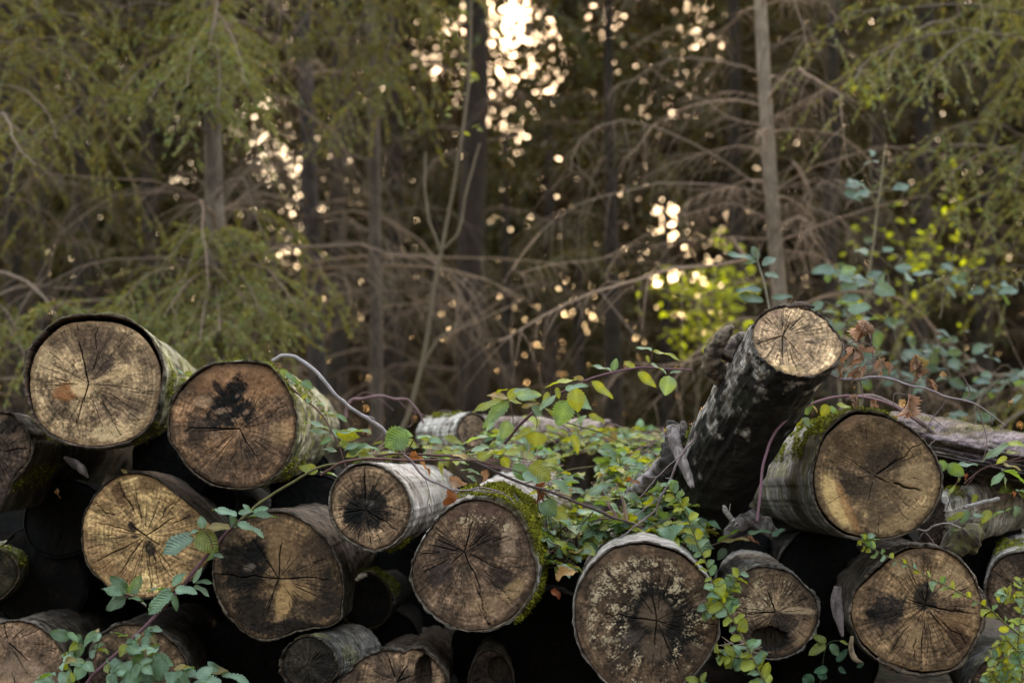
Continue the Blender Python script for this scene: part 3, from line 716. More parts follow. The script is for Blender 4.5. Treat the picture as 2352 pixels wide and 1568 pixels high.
D.append(dict(id='O', z='L2', seed=15.6, pith=(60, 1290), Y=4.30, vp=(800, 1200), L=1.6, bark='brown', lod=.8, bt=3, gap0=.6,
    label='smooth reddish brown log end in the bottom left corner',
    out=[(0,1165),(80,1150),(180,1150),(270,1190),(340,1240),(400,1310),(440,1380),(450,1460),(430,1580),(360,1680),(240,1760),(100,1790),(-60,1760),(-180,1660),(-220,1500),(-200,1350),(-120,1230)],
    face=dict(base=(.29, .185, .115), alt=(.19, .125, .085), saw=35, sawamp=.5, mott=.25, nc=16, stains=[(15, -50, 30, 40, 0, (.10, .075, .06), .6, .9), (30, -70, 60, 40, 0, (.34, .24, .17), .5, .8)], cracks=[(-14, -50, 1.8, .2), (50, 45, 2.6, .0), (90, -40, 1.4, .3)])))
D.append(dict(id='P', z='L2', seed=16.3, pith=(960, 1480), Y=4.40, vp=(820, 1200), L=1.6, bark='brown', lod=.8, bt=7, gap0=2,
    label='shaded log at the bottom left, its end mostly covered by a clump of bramble leaves',
    circ=(950, 1510, 340, 330), 
    face=dict(base=(.22, .145, .085), alt=(.12, .08, .052), saw=50, mott=.4, nc=22, stains=[(-60, 0, 50, 50, 0, (.035, .027, .02), .8, .9)])))
D.append(dict(id='Q', z='L2', seed=17.2, pith=(2120, 1440), circ=(2128, 1435, 198, 165), Y=4.30, vec=(.5, .86, .05), L=.22, taper=1.0, bark='grey', lod=.8, bt=4, lipbark=True,
    label='short thin log piece with a blackened end and peeled pale top, low between bigger logs',
    face=dict(base=(.055, .045, .036), alt=(.03, .025, .022), saw=60, mott=.3, nc=26, edge=(.03, .025, .02), cracks=[(-30, 20, 1.2, 0), (40, 10, 1.2, 0), (10, -40, 1.2, 0)])))
D.append(dict(id='R', z='M2', seed=18.8, pith=(380, 1560), Y=4.22, vp=(1150, 1250), L=1.5, bark='brown', lod=.8, bt=5, jit=.07, lipn=.03,
    label='broken log with a split jagged top edge, at the bottom left of centre',
    out=[(-10,1560),(60,1490),(130,1420),(220,1375),(320,1350),(430,1370),(470,1340),(540,1340),(620,1400),(680,1470),(720,1560),(720,1680),(640,1800),(500,1870),(340,1880),(180,1820),(60,1720)],
    chip=[(62, 18, 20, 50, .05)],
    face=dict(base=(.22, .145, .09), alt=(.12, .08, .055), saw=78, sawamp=.6, mott=.4, nc=26, stains=[(60, 40, 18, 26, 0, (.05, .04, .032), .7, .8)], cracks=[(35, -15, 3.4, 0), (28, -42, 3.0, .1), (-20, -60, 2.0, .2), (-60, -30, 1.6, .3)])))
D.append(dict(id='S', z='M2', seed=19.5, pith=(1050, 1500), Y=4.42, vp=(1150, 1250), L=1.2, bark='brown', lod=.6, bt=4, jit=.1,
    label='small rotten dark stub in the deep shade under the mossy log',
    out=[(950,1370),(1010,1345),(1090,1370),(1140,1440),(1172,1530),(1160,1640),(1080,1720),(960,1720),(890,1640),(890,1520),(920,1430)],
    chip=[(10, 8, 24, 30, .03)],
    face=dict(base=(.09, .058, .045), alt=(.03, .022, .02), nc=8, mott=.7)))
D.append(dict(id='T', z='M1', seed=20.4, pith=(905, 890), circ=(905, 905, 95, 118), Y=5.9, vec=(-.6, .8, -.03), L=.30, taper=1.0, bark='pale', lod=.6, bt=5, lipbark=True,
    label='pale log behind the leaves, a moss patch on top, cut end turned right',
    moss=[(60, 130, .10, .5, .7)], tufts=1500,
    face=dict(base=(.34, .25, .17), alt=(.24, .17, .12), nc=14, mott=.2)))
D.append(dict(id='U', z='M1', seed=21.4, pith=(1840, 935), circ=(1850, 950, 55, 110), Y=6.4, vec=(-.85, .5, .04), tint=(.62, .53, .49), amp=.03, L=.75, taper=1.0, bark='pale', lod=.6, bt=4, lipbark=True,
    label='blurred pinkish log lying crosswise behind the tall bramble cane',
    face=dict(base=(.34, .25, .2), alt=(.24, .17, .13), nc=8, mott=.2)))
D.append(dict(id='X', z='M2', seed=22.9, pith=(1455, 575), circ=(1455, 590, 165, 165), Y=4.75, vp=(1290, 1035), L=1.6, taper=.95, bark='pale', lod=.7, bt=5,
    label='log with a dark ragged end sunk among the leaves just right of the mossy log',
    moss=[(10, 80, .05, 1.2, .7), (285, 345, 0, .3, .6)], tufts=2600,
    face=dict(base=(.13, .10, .075), alt=(.05, .042, .034), nc=10, mott=.6)))
D.append(dict(id='V', z='R3', seed=23.7, pith=(1500, 700), circ=(1528, 717, 122, 290), Y=5.2, vec=(-.93, .45, .22), L=.52, taper=.95, bark='grey', tint=(.64, .53, .60), amp=.05, moss=[(30, 110, .05, .5, .35)], tufts=900, lod=.7, bt=5,
    label='long lilac grey log lying crosswise behind the upper right log, under the dead twig',
    face=dict(base=(.2, .15, .12), alt=(.1, .08, .06), nc=8)))
D.append(dict(id='W', z='R3', seed=24.6, pith=(640, 1050), circ=(645, 1055, 95, 215), Y=4.80, vec=(.80, .60, .12), L=.55, taper=1.0, bark='pale', lod=.8, bt=4, lipbark=True, amp=.016,
    label='striated whitish log lying crosswise between the upper right log and the right edge',
    moss=[(50, 120, .08, .6, .45)], tufts=1200,
    face=dict(base=(.11, .08, .07), alt=(.06, .045, .04), nc=10)))
D.append(dict(id='Yl', z='L2', seed=25.5, pith=(-100, 800), circ=(-100, 830, 210, 190), Y=4.75, vp=(600, 1080), L=1.4, bark='green', lod=.5, bt=5,
    label='dim mossy log in the shade at the left edge, below the weathered grey brown log',
    moss=[(0, 80, 0, 1.0, .6)], tufts=700,
    face=dict(base=(.10, .085, .05), alt=(.05, .045, .03), nc=8)))
D.append(dict(id='Zz', z='M2', seed=26.5, pith=(170, 1010), circ=(170, 1010, 150, 190), Y=4.72, vp=(1150, 1250), L=1.2, bark='dark', lod=.5, bt=5,
    label='black rotten log with faint moss in the gap below the small whitish log',
    moss=[(180, 300, 0, .3, .7), (0, 180, 0, .6, .6)], tufts=1500,
    face=dict(base=(.03, .025, .022), alt=(.015, .013, .012), nc=8)))
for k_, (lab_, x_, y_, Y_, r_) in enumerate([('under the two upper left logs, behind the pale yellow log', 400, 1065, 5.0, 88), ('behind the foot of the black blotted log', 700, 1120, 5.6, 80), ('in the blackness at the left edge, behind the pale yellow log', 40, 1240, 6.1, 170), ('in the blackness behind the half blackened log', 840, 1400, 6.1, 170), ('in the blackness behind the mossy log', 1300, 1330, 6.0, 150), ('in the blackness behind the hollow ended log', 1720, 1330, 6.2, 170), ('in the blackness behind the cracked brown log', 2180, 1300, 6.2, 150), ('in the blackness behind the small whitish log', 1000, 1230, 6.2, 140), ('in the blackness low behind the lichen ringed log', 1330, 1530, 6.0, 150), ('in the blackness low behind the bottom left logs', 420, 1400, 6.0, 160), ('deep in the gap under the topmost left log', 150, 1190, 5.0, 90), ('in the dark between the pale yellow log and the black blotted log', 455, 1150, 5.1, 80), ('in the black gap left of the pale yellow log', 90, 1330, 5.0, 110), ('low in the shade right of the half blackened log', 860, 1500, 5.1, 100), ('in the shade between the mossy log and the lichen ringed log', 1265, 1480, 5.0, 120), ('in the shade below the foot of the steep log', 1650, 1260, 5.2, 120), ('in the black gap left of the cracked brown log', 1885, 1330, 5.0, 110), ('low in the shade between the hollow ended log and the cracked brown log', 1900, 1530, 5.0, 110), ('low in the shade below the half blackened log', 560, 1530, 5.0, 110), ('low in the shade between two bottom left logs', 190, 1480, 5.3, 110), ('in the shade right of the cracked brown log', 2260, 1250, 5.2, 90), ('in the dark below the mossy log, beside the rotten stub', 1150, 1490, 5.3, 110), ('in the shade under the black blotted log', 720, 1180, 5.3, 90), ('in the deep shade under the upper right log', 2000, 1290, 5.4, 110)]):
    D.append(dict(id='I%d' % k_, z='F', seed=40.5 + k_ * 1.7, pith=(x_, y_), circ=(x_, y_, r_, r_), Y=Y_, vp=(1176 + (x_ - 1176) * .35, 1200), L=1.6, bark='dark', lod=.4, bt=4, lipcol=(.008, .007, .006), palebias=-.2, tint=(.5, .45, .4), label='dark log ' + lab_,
        face=dict(base=(.016, .013, .011), alt=(.008, .007, .006), nc=4, edge=(.006, .005, .005))))  # filler logs: shade of the gaps put into their near-black colours
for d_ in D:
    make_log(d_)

# ------------------------------------------------------------------ leaves
def leaf_template(nl, nw, serr, tip=.75):
    v = np.linspace(0, 1, nl + 1)
    hw = (v ** .58) * ((1 - v) ** tip); hw /= hw.max()
    s = np.linspace(-1, 1, nw)
    Sg, Vg = np.meshgrid(s, v)
    W = hw[:, None] * Sg
    if serr:
        z = np.where(np.arange(nl + 1) % 2 == 0, 1 + serr, 1 - serr)
        e = np.ones_like(W); e[:, 0] = z; e[:, -1] = z
        W = W * e
    idx = np.arange((nl + 1) * nw).reshape(nl + 1, nw)
    q = np.stack([idx[:-1, :-1], idx[:-1, 1:], idx[1:, 1:], idx[1:, :-1]], -1).reshape(-1, 4)
    return Sg.ravel(), Vg.ravel(), W.ravel(), q


T_BRAM = leaf_template(18, 5, .11, .9)
T_SMALL = leaf_template(10, 5, .05, .6)
T_PLAIN = leaf_template(8, 5, 0, .7)
T_CRUMP = leaf_template(14, 7, .22, .8)


class Leaves:
    def __init__(self, tmpl):
        self.t = tmpl; self.a = []

    def add(self, base, d, nrm, L, W, fold=.35, curl=.25, col=(.06, .11, .05), wavy=.05):
        self.a.append((np.asarray(base, float), np.asarray(d, float), np.asarray(nrm, float), L, W, fold, curl, np.asarray(col, float), wavy))

    def build(self, name, mat, parent, seed=1):
        if not self.a:
            return None
        S, Vv, W0, q = self.t
        r = np.random.default_rng(seed)
        B = np.stack([a[0] for a in self.a]); Dv = np.stack([a[1] for a in self.a]); Nn = np.stack([a[2] for a in self.a])
        Dv /= np.linalg.norm(Dv, axis=1, keepdims=True) + 1e-9
        X = np.cross(Dv, Nn); X /= np.linalg.norm(X, axis=1, keepdims=True) + 1e-9
        Z = np.cross(X, Dv)
        L = np.array([a[3] for a in self.a])[:, None]; W = np.array([a[4] for a in self.a])[:, None]
        fo = np.array([a[5] for a in self.a])[:, None]; cu = np.array([a[6] for a in self.a])[:, None]; wv = np.array([a[8] for a in self.a])[:, None]
        x = W0[None] * W * .5
        ph = r.uniform(0, 6, (len(B), 1))
        y = Vv[None] * L * (1 - .18 * np.abs(cu) * Vv[None])
        z = np.abs(x) * fo - cu * L * Vv[None] ** 2 + wv * L * np.sin(Vv[None] * 9 + ph + S[None]) * np.abs(S[None])
        z = z + .03 * W * np.sin(Vv[None] * 44) * np.abs(S[None])
        p = B[:, None] + X[:, None] * x[..., None] + Dv[:, None] * y[..., None] + Z[:, None] * z[..., None]
        n = len(S)
        f = (q[None] + (np.arange(len(B)) * n)[:, None, None]).reshape(-1, 4)
        c = np.repeat(np.stack([a[7] for a in self.a])[:, None], n, 1)
        blot = fbm(p[..., 0] * 60, p[..., 1] * 60, p[..., 2] * 60, 2)
        c = c * (.75 + .5 * blot)[..., None]
        mid = (np.abs(S) < .1)[None, :, None]
        c = np.where(mid, c * 1.2 + .01, c)
        lv = np.broadcast_to(np.stack([S, Vv, S * 0], 1)[None], (len(B), n, 3))
        return mesh_np(name, p.reshape(-1, 3), [f], mat, parent, c.reshape(-1, 3), extra=lv.reshape(-1, 3))


TOC = np.array([0, -1.0, .05]); UPV = np.array([0, 0, 1.0])
G1 = np.array((.12, .20, .12)); G2 = np.array((.20, .225, .035)); G3 = np.array((.08, .14, .07)); G4 = np.array((.17, .25, .175)); GD = np.array((.02, .06, .025))  # leaf greens; sky sheen put into the bluish ones, backlit glow into the yellow


def gcol(k=None, yel=.35):
    u = random.random()
    c = G2 if u < yel else (G1 if u < yel + .35 else (G3 if u < yel + .5 else G4))
    if k is not None:
        c = k
    if random.random() < .05:
        c = np.array((.20, .15, .05))
    return c * random.uniform(.7, 1.3)


def rv(s=1.0):
    return np.array([random.gauss(0, s) for _ in range(3)])


def px2m(n, Y):
    return n * Y / F


def leaf_px(lv, tag_, b, t, Y, wr=.6, up=.6, col=None, dy=0.0, fold=.35, curl=.12, yel=.3, jit=.25):
    bb = zp(tag_, [b])[0]; tt = zp(tag_, [t])[0]
    p0 = P(bb[0], bb[1], Y); p1 = P(tt[0], tt[1], Y + dy)
    d = p1 - p0; L = np.linalg.norm(d)
    n = TOC * (1 - up) + UPV * up + rv(jit)
    lv.add(p0, d, n, L * 1.05, L * wr, fold, curl, gcol(col, yel), .16 if fold > .8 else .05)


def compound(lv, tb, pos, d, n, size, leaflets=3, col=None, yel=.35, pet=.6, stemcol=(.10, .06, .05), wr=.66, fold=None, droop=.2):
    """petiole with a terminal leaflet and side pairs"""
    d = np.asarray(d, float) / np.linalg.norm(d)
    n = np.asarray(n, float); n = n - d * (n @ d); n /= np.linalg.norm(n) + 1e-9
    x = np.cross(d, n)
    pl = size * pet * random.uniform(.7, 1.2)
    e = pos + d * pl - np.array([0, 0, pl * .15])
    if tb is not None:
        tb.add(smooth_path([pos, (pos + e) / 2 + n * pl * .08, e], 5), .0011, 4, stemcol)

    def one(b, dd, sz):
        dd = dd + rv(.12)
        lv.add(b, dd, n + rv(.28), sz, sz * wr * random.uniform(.85, 1.15), random.uniform(.15, .6) if fold is None else fold, random.uniform(0, droop * 2), gcol(col, yel))
    one(e, d - np.array([0, 0, droop * .5]), size * random.uniform(.9, 1.15))
    if leaflets >= 3:
        for sg in (-1, 1):
            one(e - d * size * .06, d * .35 + x * sg, size * random.uniform(.75, .95))
    if leaflets >= 5:
        for sg in (-1, 1):
            one(e - d * size * .1, -d * .3 + x * sg, size * random.uniform(.55, .75))


def cane(tb, tag_, pts, Ys, r0, r1, n=40, col=(.11, .055, .055), prick=0, wob=.003):
    p = zp(tag_, pts)
    Y = np.interp(np.linspace(0, 1, len(p)), np.linspace(0, 1, len(Ys)), Ys)
    w = smooth_path(P(p[:, 0], p[:, 1], Y), n)
    w = w + (np.stack([fbm(np.arange(n) * .35, k * 9.0, px, 2) for k, px in enumerate((1., 2., 3.))], 1) - .5) * wob * 2
    ra = np.linspace(r0, r1, n) * (1 + .18 * (fbm(np.arange(n) * .8, 3.3, r0 * 999, 2) - .5))
    cc = np.asarray(col) * (.7 + .6 * fbm(np.arange(n) * .5, 1.0, r1 * 777, 2))[:, None]
    tb.add(w, ra, 7, cc[None])
    for k in range(prick):
        i = random.randrange(1, n - 1)
        u = rv(1); u /= np.linalg.norm(u)
        tb.add(np.stack([w[i], w[i] + u * ra[i] * 1.6, w[i] + u * ra[i] * 2.6 + np.array([0, 0, -.001])]), [.0012, .0008, .0002], 4, col)
    return w


def start(name, label, cat, tag_, pt, Y, group=None):
    b = zp(tag_, [pt])[0]
    return thing(name, label, cat, P(b[0], b[1], Y), group)


BR = 'brambles growing over the pile'
PURP = (.11, .05, .065); OLIVE = (.10, .085, .03); REDB = (.10, .048, .040); DKB = (.045, .028, .025)

# --- long cane at the lower left
root = start('bramble', 'bramble with a purple cane climbing from the bottom left corner across the pale yellow log', 'bramble', 'L2', (600, 1568), 4.16, BR)
tb = Tubes(); lv = Leaves(T_BRAM)
cane(tb, 'L2', [(540, 1640), (660, 1500), (790, 1370), (960, 1215), (1130, 1050), (1290, 865), (1430, 680), (1560, 535), (1660, 440)], [4.10, 4.12, 4.16], .0058, .0045, 60, PURP, 40)
cane(tb, 'L2', [(1660, 440), (1760, 355), (1880, 265), (2050, 160), (2200, 80), (2360, 55)], [4.16, 4.2, 4.2], .0045, .0035, 30, OLIVE, 14)
hero = [((1630,420),(1468,360),.5,.7),((1630,475),(1820,540),.55,.6),((1700,425),(1910,405),.5,.75),((1715,385),(1675,335),.6,.5),((1585,505),(1418,485),.5,.6),((1620,500),(1590,395),.5,.2),((1745,395),(1845,355),.5,.7),((1640,400),(1740,380),.4,.7),
  ((1395,505),(1385,418),.75,.4),((1335,575),(1105,665),.72,.45),((1350,545),(1500,655),.85,.45),((1370,520),(1278,545),.5,.7),((1440,690),(1540,692),.5,.7),((1470,660),(1430,735),.5,.4),
  ((880,945),(755,830),.55,.45),((890,955),(975,830),.62,.4),((835,970),(705,905),.62,.5),((870,985),(725,1055),.75,.4),((885,985),(985,990),.5,.6),((975,1010),(1010,1030),.4,.6),
  ((1175,930),(1010,915),.5,.7),((1190,945),(1010,1085),.62,.45),((1195,960),(1218,1075),.4,.4),((1205,930),(1355,935),.62,.55),((1185,905),(1275,800),.6,.45),((1350,875),(1465,870),.42,.7),((1335,900),(1445,960),.5,.6),((1330,880),(1390,770),.3,.4)]
for b, t, w, u in hero:
    leaf_px(lv, 'L2', b, t, 4.12 + random.uniform(-.04, .03), w, u, yel=.06, fold=.3)
for a, b in (((1470, 640), (1400, 510)), ((1600, 490), (1640, 440)), ((1290, 870), (1180, 930)), ((1010, 1040), (890, 985)), ((890, 985), (830, 975)), ((1300, 860), (1350, 885)), ((1340, 580), (1470, 650))):
    cane(tb, 'L2', [a, ((a[0] + b[0]) / 2 + 8, (a[1] + b[1]) / 2 - 8), b], [4.13], .0016, .0012, 8, REDB)
tb.build('stem', M_TWIG, root); lv.build('leaves', M_BRAM, root, 3)

# --- clump along the bottom left
root = start('bramble', 'dense clump of bramble leaves at the bottom left, hiding a shaded log end', 'bramble', 'L2', (800, 1640), 4.14, BR)
tb = Tubes(); lv = Leaves(T_BRAM)
for (x, y, sz, k) in [(560,1310,120,5),(640,1230,95,5),(690,1215,80,3),(860,1290,110,3),(900,1340,150,3),(1010,1380,150,3),(1090,1330,130,3),(920,1480,150,5),(470,1490,150,3),(860,1250,90,3),(1010,1215,90,3),(1060,1225,90,3),(1180,1470,170,3),(240,1545,140,5),(500,1560,140,5),(1330,1530,170,3),(990,1560,170,5),(640,1330,110,3),(600,1400,120,3),(720,1440,100,3),(1090,1440,100,3),(1200,1540,130,5),(420,1420,90,3),(820,1540,160,3),(1120,1350,150,1),(1000,1500,140,5),(760,1500,120,5),(1100,1560,150,5),(380,1540,130,3),(1260,1560,140,5),(950,1420,120,3),(560,1400,110,3),(1250,1480,120,3)]:
    b = zp('L2', [(x, y)])[0]; Y = 4.10 + random.uniform(-.08, .06)
    p = P(b[0], b[1], Y); a = random.uniform(0, 6.28)
    compound(lv, tb, p, np.array([math.cos(a), -.25, .45 * math.sin(a)]), TOC * .55 + UPV * .55 + rv(.2), px2m(sz * SCL, Y) * 1.0, k, yel=.10, pet=.25)
for b, t, w, u in [((1440,1500),(1570,1475),.7,.4),((1500,1490),(1430,1420),.6,.4),((1520,1500),(1745,1568),.3,.7),((480,1260),(340,1215),.6,.3)]:
    leaf_px(lv, 'L2', b, t, 4.15, w, u, yel=.1, col=G3 if b[0] < 500 else None)
for pts in ([(540, 1640), (545, 1500), (560, 1310)], [(1100, 1640), (1110, 1480), (1090, 1440)], [(680, 1640), (660, 1400), (690, 1240)], [(1350, 1620), (1430, 1530), (1520, 1500)]):
    cane(tb, 'L2', pts, [4.15], .0022, .0014, 14, REDB, 4)
tb.build('stem', M_TWIG, root); lv.build('leaves', M_BRAM, root, 4)

# --- rising cane in the middle, seen against the wood
root = start('bramble', 'bramble cane rising to the right with large leaves outlined against the dark wood', 'bramble', 'M1', (1130, 985), 4.75, BR)
tb = Tubes(); lv = Leaves(T_BRAM)
cane(tb, 'M1', [(1125, 985), (1200, 895), (1310, 780), (1420, 685), (1540, 622), (1680, 557), (1860, 500), (2080, 466), (2240, 472), (2420, 480)], [4.75, 4.6, 4.5, 4.55], .0055, .0026, 50, PURP, 30)
H2 = [((1555,690),(1490,865),.82,.25,G1),((1560,640),(1732,745),.55,.5,G1),((1610,605),(1625,770),.75,.2,G2),((1540,620),(1692,573),.42,.6,G4),((1720,560),(1872,668),.34,.4,G2),((1640,545),(1405,568),.24,.85,G2),((1670,545),(1598,528),.5,.5,G4),((1860,490),(1725,440),.45,.6,G4),((1870,485),(1893,400),.6,.4,G1),((2040,495),(2168,595),.42,.3,G2),((2020,470),(1948,420),.5,.3,G2),((2125,440),(2242,490),.5,.6,G4),((2150,350),(2335,392),.25,.7,G2),((2140,345),(2030,318),.4,.6,G4),((2255,520),(2232,655),.85,.2,G4),((2260,505),(2345,480),.5,.4,G1),((2100,380),(2120,430),.5,.3,G2),
  ((1150,680),(1008,640),.4,.5,G1),((1150,690),(970,870),.4,.35,G1),((1100,690),(902,755),.32,.5,G2),((1150,680),(1215,605),.7,.3,G2),((1200,660),(1375,645),.45,.4,G4),((1150,690),(1245,705),.4,.6,G2),((1180,640),(1290,600),.45,.5,G4),((1060,640),(1140,605),.4,.6,G2),((1230,640),(1340,690),.4,.3,G2),
  ((1330,760),(1310,720),.6,.4,G1),((1310,730),(1385,800),.8,.4,G1),((1395,740),(1525,835),.2,.5,G2),((1345,905),(1335,1005),1.5,.1,G2),((1310,880),(1195,950),.4,.3,G2),((1150,830),(1110,958),.75,.3,G4),((1050,840),(990,900),.5,.4,G4),((1070,930),(835,955),.28,.75,G4),((1400,870),(1560,905),.25,.6,G2),((1590,920),(1632,1055),.42,.2,G2),((1590,830),(1610,850),.4,.6,G1),((1690,795),(1605,845),.4,.6,G4),((1700,790),(1815,835),.4,.6,G2),((1420,630),(1400,730),.5,.2,G2),((1480,600),(1500,680),.5,.3,G2),((1360,760),(1480,640),.35,.5,G4),((1240,740),(1360,700),.3,.5,G2)]
for b, t, w, u, c in H2:
    leaf_px(lv, 'M1', b, t, 4.52 + random.uniform(-.06, .06), w, u, col=c, fold=.25, jit=.15)
for a, b in (((1420, 690), (1440, 590)), ((2110, 460), (2140, 350)), ((2250, 475), (2255, 520)), ((1180, 900), (1160, 690)), ((1330, 780), (1345, 890)), ((1855, 500), (1800, 460)), ((1500, 840), (1590, 920))):
    cane(tb, 'M1', [a, ((a[0] + b[0]) / 2 + 10, (a[1] + b[1]) / 2), b], [4.55], .0016, .0011, 8, REDB, 2)
cane(tb, 'M1', [(1380, 790), (1500, 830), (1640, 870), (1780, 910), (1950, 985), (2060, 1005), (2190, 1010)], [4.6, 4.9], .0022, .0012, 26, DKB, 8)
tb.build('stem', M_TWIG, root); lv.build('leaves', M_BRAM, root, 5)

# --- canes lying along the front of the leaf carpet
def carpetY(py):
    return np.interp(py, [940, 975, 1000, 1040, 1090, 1180, 1290], [6.7, 6.4, 6.0, 5.5, 5.0, 4.62, 4.36])


def carpet(lv, tb, nodes, size=(.040, .074), yel=.42, **kw):
    V_ = np.concatenate(tb.V)
    for (x, y) in nodes:
        Y = float(carpetY(y)) + random.uniform(-.15, .1)
        a = random.uniform(0, 6.28)
        p_ = P(x, y, Y); q_ = V_[np.argmin(((V_ - p_) ** 2).sum(1))]
        tb.add(smooth_path([q_, (p_ + q_) / 2 + np.array([random.uniform(-.03, .03), 0, random.uniform(-.01, .03)]), p_], 7), .0013, 4, np.array(random.choice((REDB, PURP, OLIVE))))
        compound(lv, tb, p_, np.array([math.cos(a), -.5 + .5 * math.sin(a), random.uniform(-.05, .35)]), UPV + TOC * random.uniform(0, .5) + rv(.22), random.uniform(*size), random.choice((3, 3, 5, 5, 1)), yel=yel, pet=.5, **kw)


root = start('bramble', 'bramble with a thin reddish cane running level above the small whitish log', 'bramble', 'M1', (0, 1130), 4.32, BR)
tb = Tubes(); lv = Leaves(T_BRAM)
cane(tb, 'M1', [(-140, 1200), (0, 1122), (150, 1090), (300, 1090), (480, 1103), (650, 1100), (900, 1105), (1080, 1140), (1240, 1185)], [4.2, 4.12, 4.2, 4.3], .0045, .0018, 50, REDB, 40)
cane(tb, 'M1', [(180, 1075), (400, 1060), (640, 1065), (780, 1070)], [4.3], .0040, .0032, 24, REDB, 14)
cane(tb, 'M1', [(440, 1060), (470, 1010), (510, 950)], [4.3], .0022, .0016, 8, DKB)
for b, t, w, u, c in [((450,905),(300,1010),.95,.15,G3),((330,900),(490,925),.45,.6,G1),((600,965),(695,970),.7,.5,G1),((520,950),(620,930),.6,.6,G1),((700,940),(840,985),.4,.4,G2),((760,1060),(905,1095),.4,.5,G2),((60,1030),(140,985),.7,.5,G4),((0,1000),(110,1010),.5,.6,G2),((250,1050),(420,1050),.35,.7,G4),((120,1000),(260,1020),.4,.6,G1),((20,900),(190,880),.25,.8,G4),((20,920),(110,930),.6,.3,G2),((-70,890),(10,960),.5,.4,G1),((100,1060),(250,1080),.35,.6,G2),((440,960),(520,1010),.6,.4,G2),((890,1040),(1000,1010),.5,.6,G4),((930,1090),(1040,1050),.6,.5,G2),((1110,1080),(1150,1150),.9,.2,G2),((1120,1060),(1235,1040),.5,.4,G2),((1000,1060),(1090,1020),.5,.5,G2),((1190,1130),(1275,1240),.8,.2,G3),((1290,1140),(1440,1230),.9,.2,G2),((1370,1130),(1490,1130),.4,.6,G2),((870,1180),(960,1190),.6,.5,G3),((860,1210),(940,1245),.6,.5,G3),((820,1170),(930,1165),.4,.7,G1),((1240,1200),(1360,1250),.7,.4,G4)]:
    leaf_px(lv, 'M1', b, t, 4.28 + random.uniform(-.05, .08), w, u, col=c, fold=.25)
carpet(lv, tb, [(random.uniform(850, 1260), random.uniform(1010, 1060)) for _ in range(40)])
tb.build('stem', M_TWIG, root); lv.build('leaves', M_BRAM, root, 6)

root = start('bramble', 'thick dark bramble cane slanting down to the right over the mossy log', 'bramble', 'M1', (920, 1110), 4.4, BR)
tb = Tubes(); lv = Leaves(T_BRAM)
cane(tb, 'M1', [(640, 1065), (790, 1075), (925, 1115), (1060, 1180), (1270, 1268), (1420, 1310), (1580, 1375), (1720, 1430), (1850, 1490), (1960, 1520), (2080, 1570)], [4.35, 4.25, 4.2, 4.22], .0048, .0036, 50, DKB, 30)
for b, t, w, u, c in [((1380,1390),(1480,1480),.95,.2,G1),((1450,1440),(1560,1500),.8,.3,G2),((1450,1240),(1590,1330),.6,.5,G3),((1700,1340),(1850,1250),.4,.6,G4),((1620,1460),(1790,1455),.4,.7,G4),((1740,1380),(1910,1350),.2,.7,G2),((1840,1400),(1935,1480),.8,.3,G1),((1960,1360),(2100,1410),.25,.6,G2),((1960,1330),(2080,1390),.5,.5,G3)]:
    leaf_px(lv, 'M1', b, t, 4.3 + random.uniform(-.05, .05), w, u, col=c, fold=.25)
carpet(lv, tb, [(random.uniform(1240, 1420), random.uniform(1060, 1250)) for _ in range(52)])
tb.build('stem', M_TWIG, root); lv.build('leaves', M_BRAM, root, 7)

TH = [('bramble low over the far middle of the pile, right of the pale moss patched log', (1110, 1420), (985, 1045), 105, .52),
      ('bramble filling the hollow at the foot of the steep tilted log', (1420, 1590), (1090, 1240), 110, .42),
      ('bramble behind the rising cane, its yellow green leaves reaching the steep tilted log', (1400, 1545), (985, 1090), 105, .55),
      ('bramble tumbling down between the mossy log and the lichen ringed log', (1255, 1330), (1190, 1300), 26, .4),
      ('bramble with dusky leaves above the lichen ringed log', (1400, 1620), (1185, 1265), 46, .25)]
for k, (lab, xr, yr, n, yl) in enumerate(TH):
    root = start('bramble', lab, 'bramble', 'F', ((xr[0] + xr[1]) / 2, yr[1]), float(carpetY(yr[1])), BR)
    tb = Tubes(); lv = Leaves(T_BRAM)
    for j in range(4):
        a = (random.uniform(*xr), random.uniform(*yr)); b = (random.uniform(*xr), random.uniform(*yr))
        Ya = float(carpetY(a[1])); Yb = float(carpetY(b[1]))
        cane(tb, 'F', [a, ((a[0] + b[0]) / 2, (a[1] + b[1]) / 2 - 25), b], [Ya, Yb], .003, .0016, 20, random.choice((REDB, PURP, DKB)), 8)
    carpet(lv, tb, [(random.uniform(*xr), random.uniform(*yr)) for _ in range(n)], yel=yl)
    tb.build('stem', M_TWIG, root); lv.build('leaves', M_BRAM, root, 20 + k)

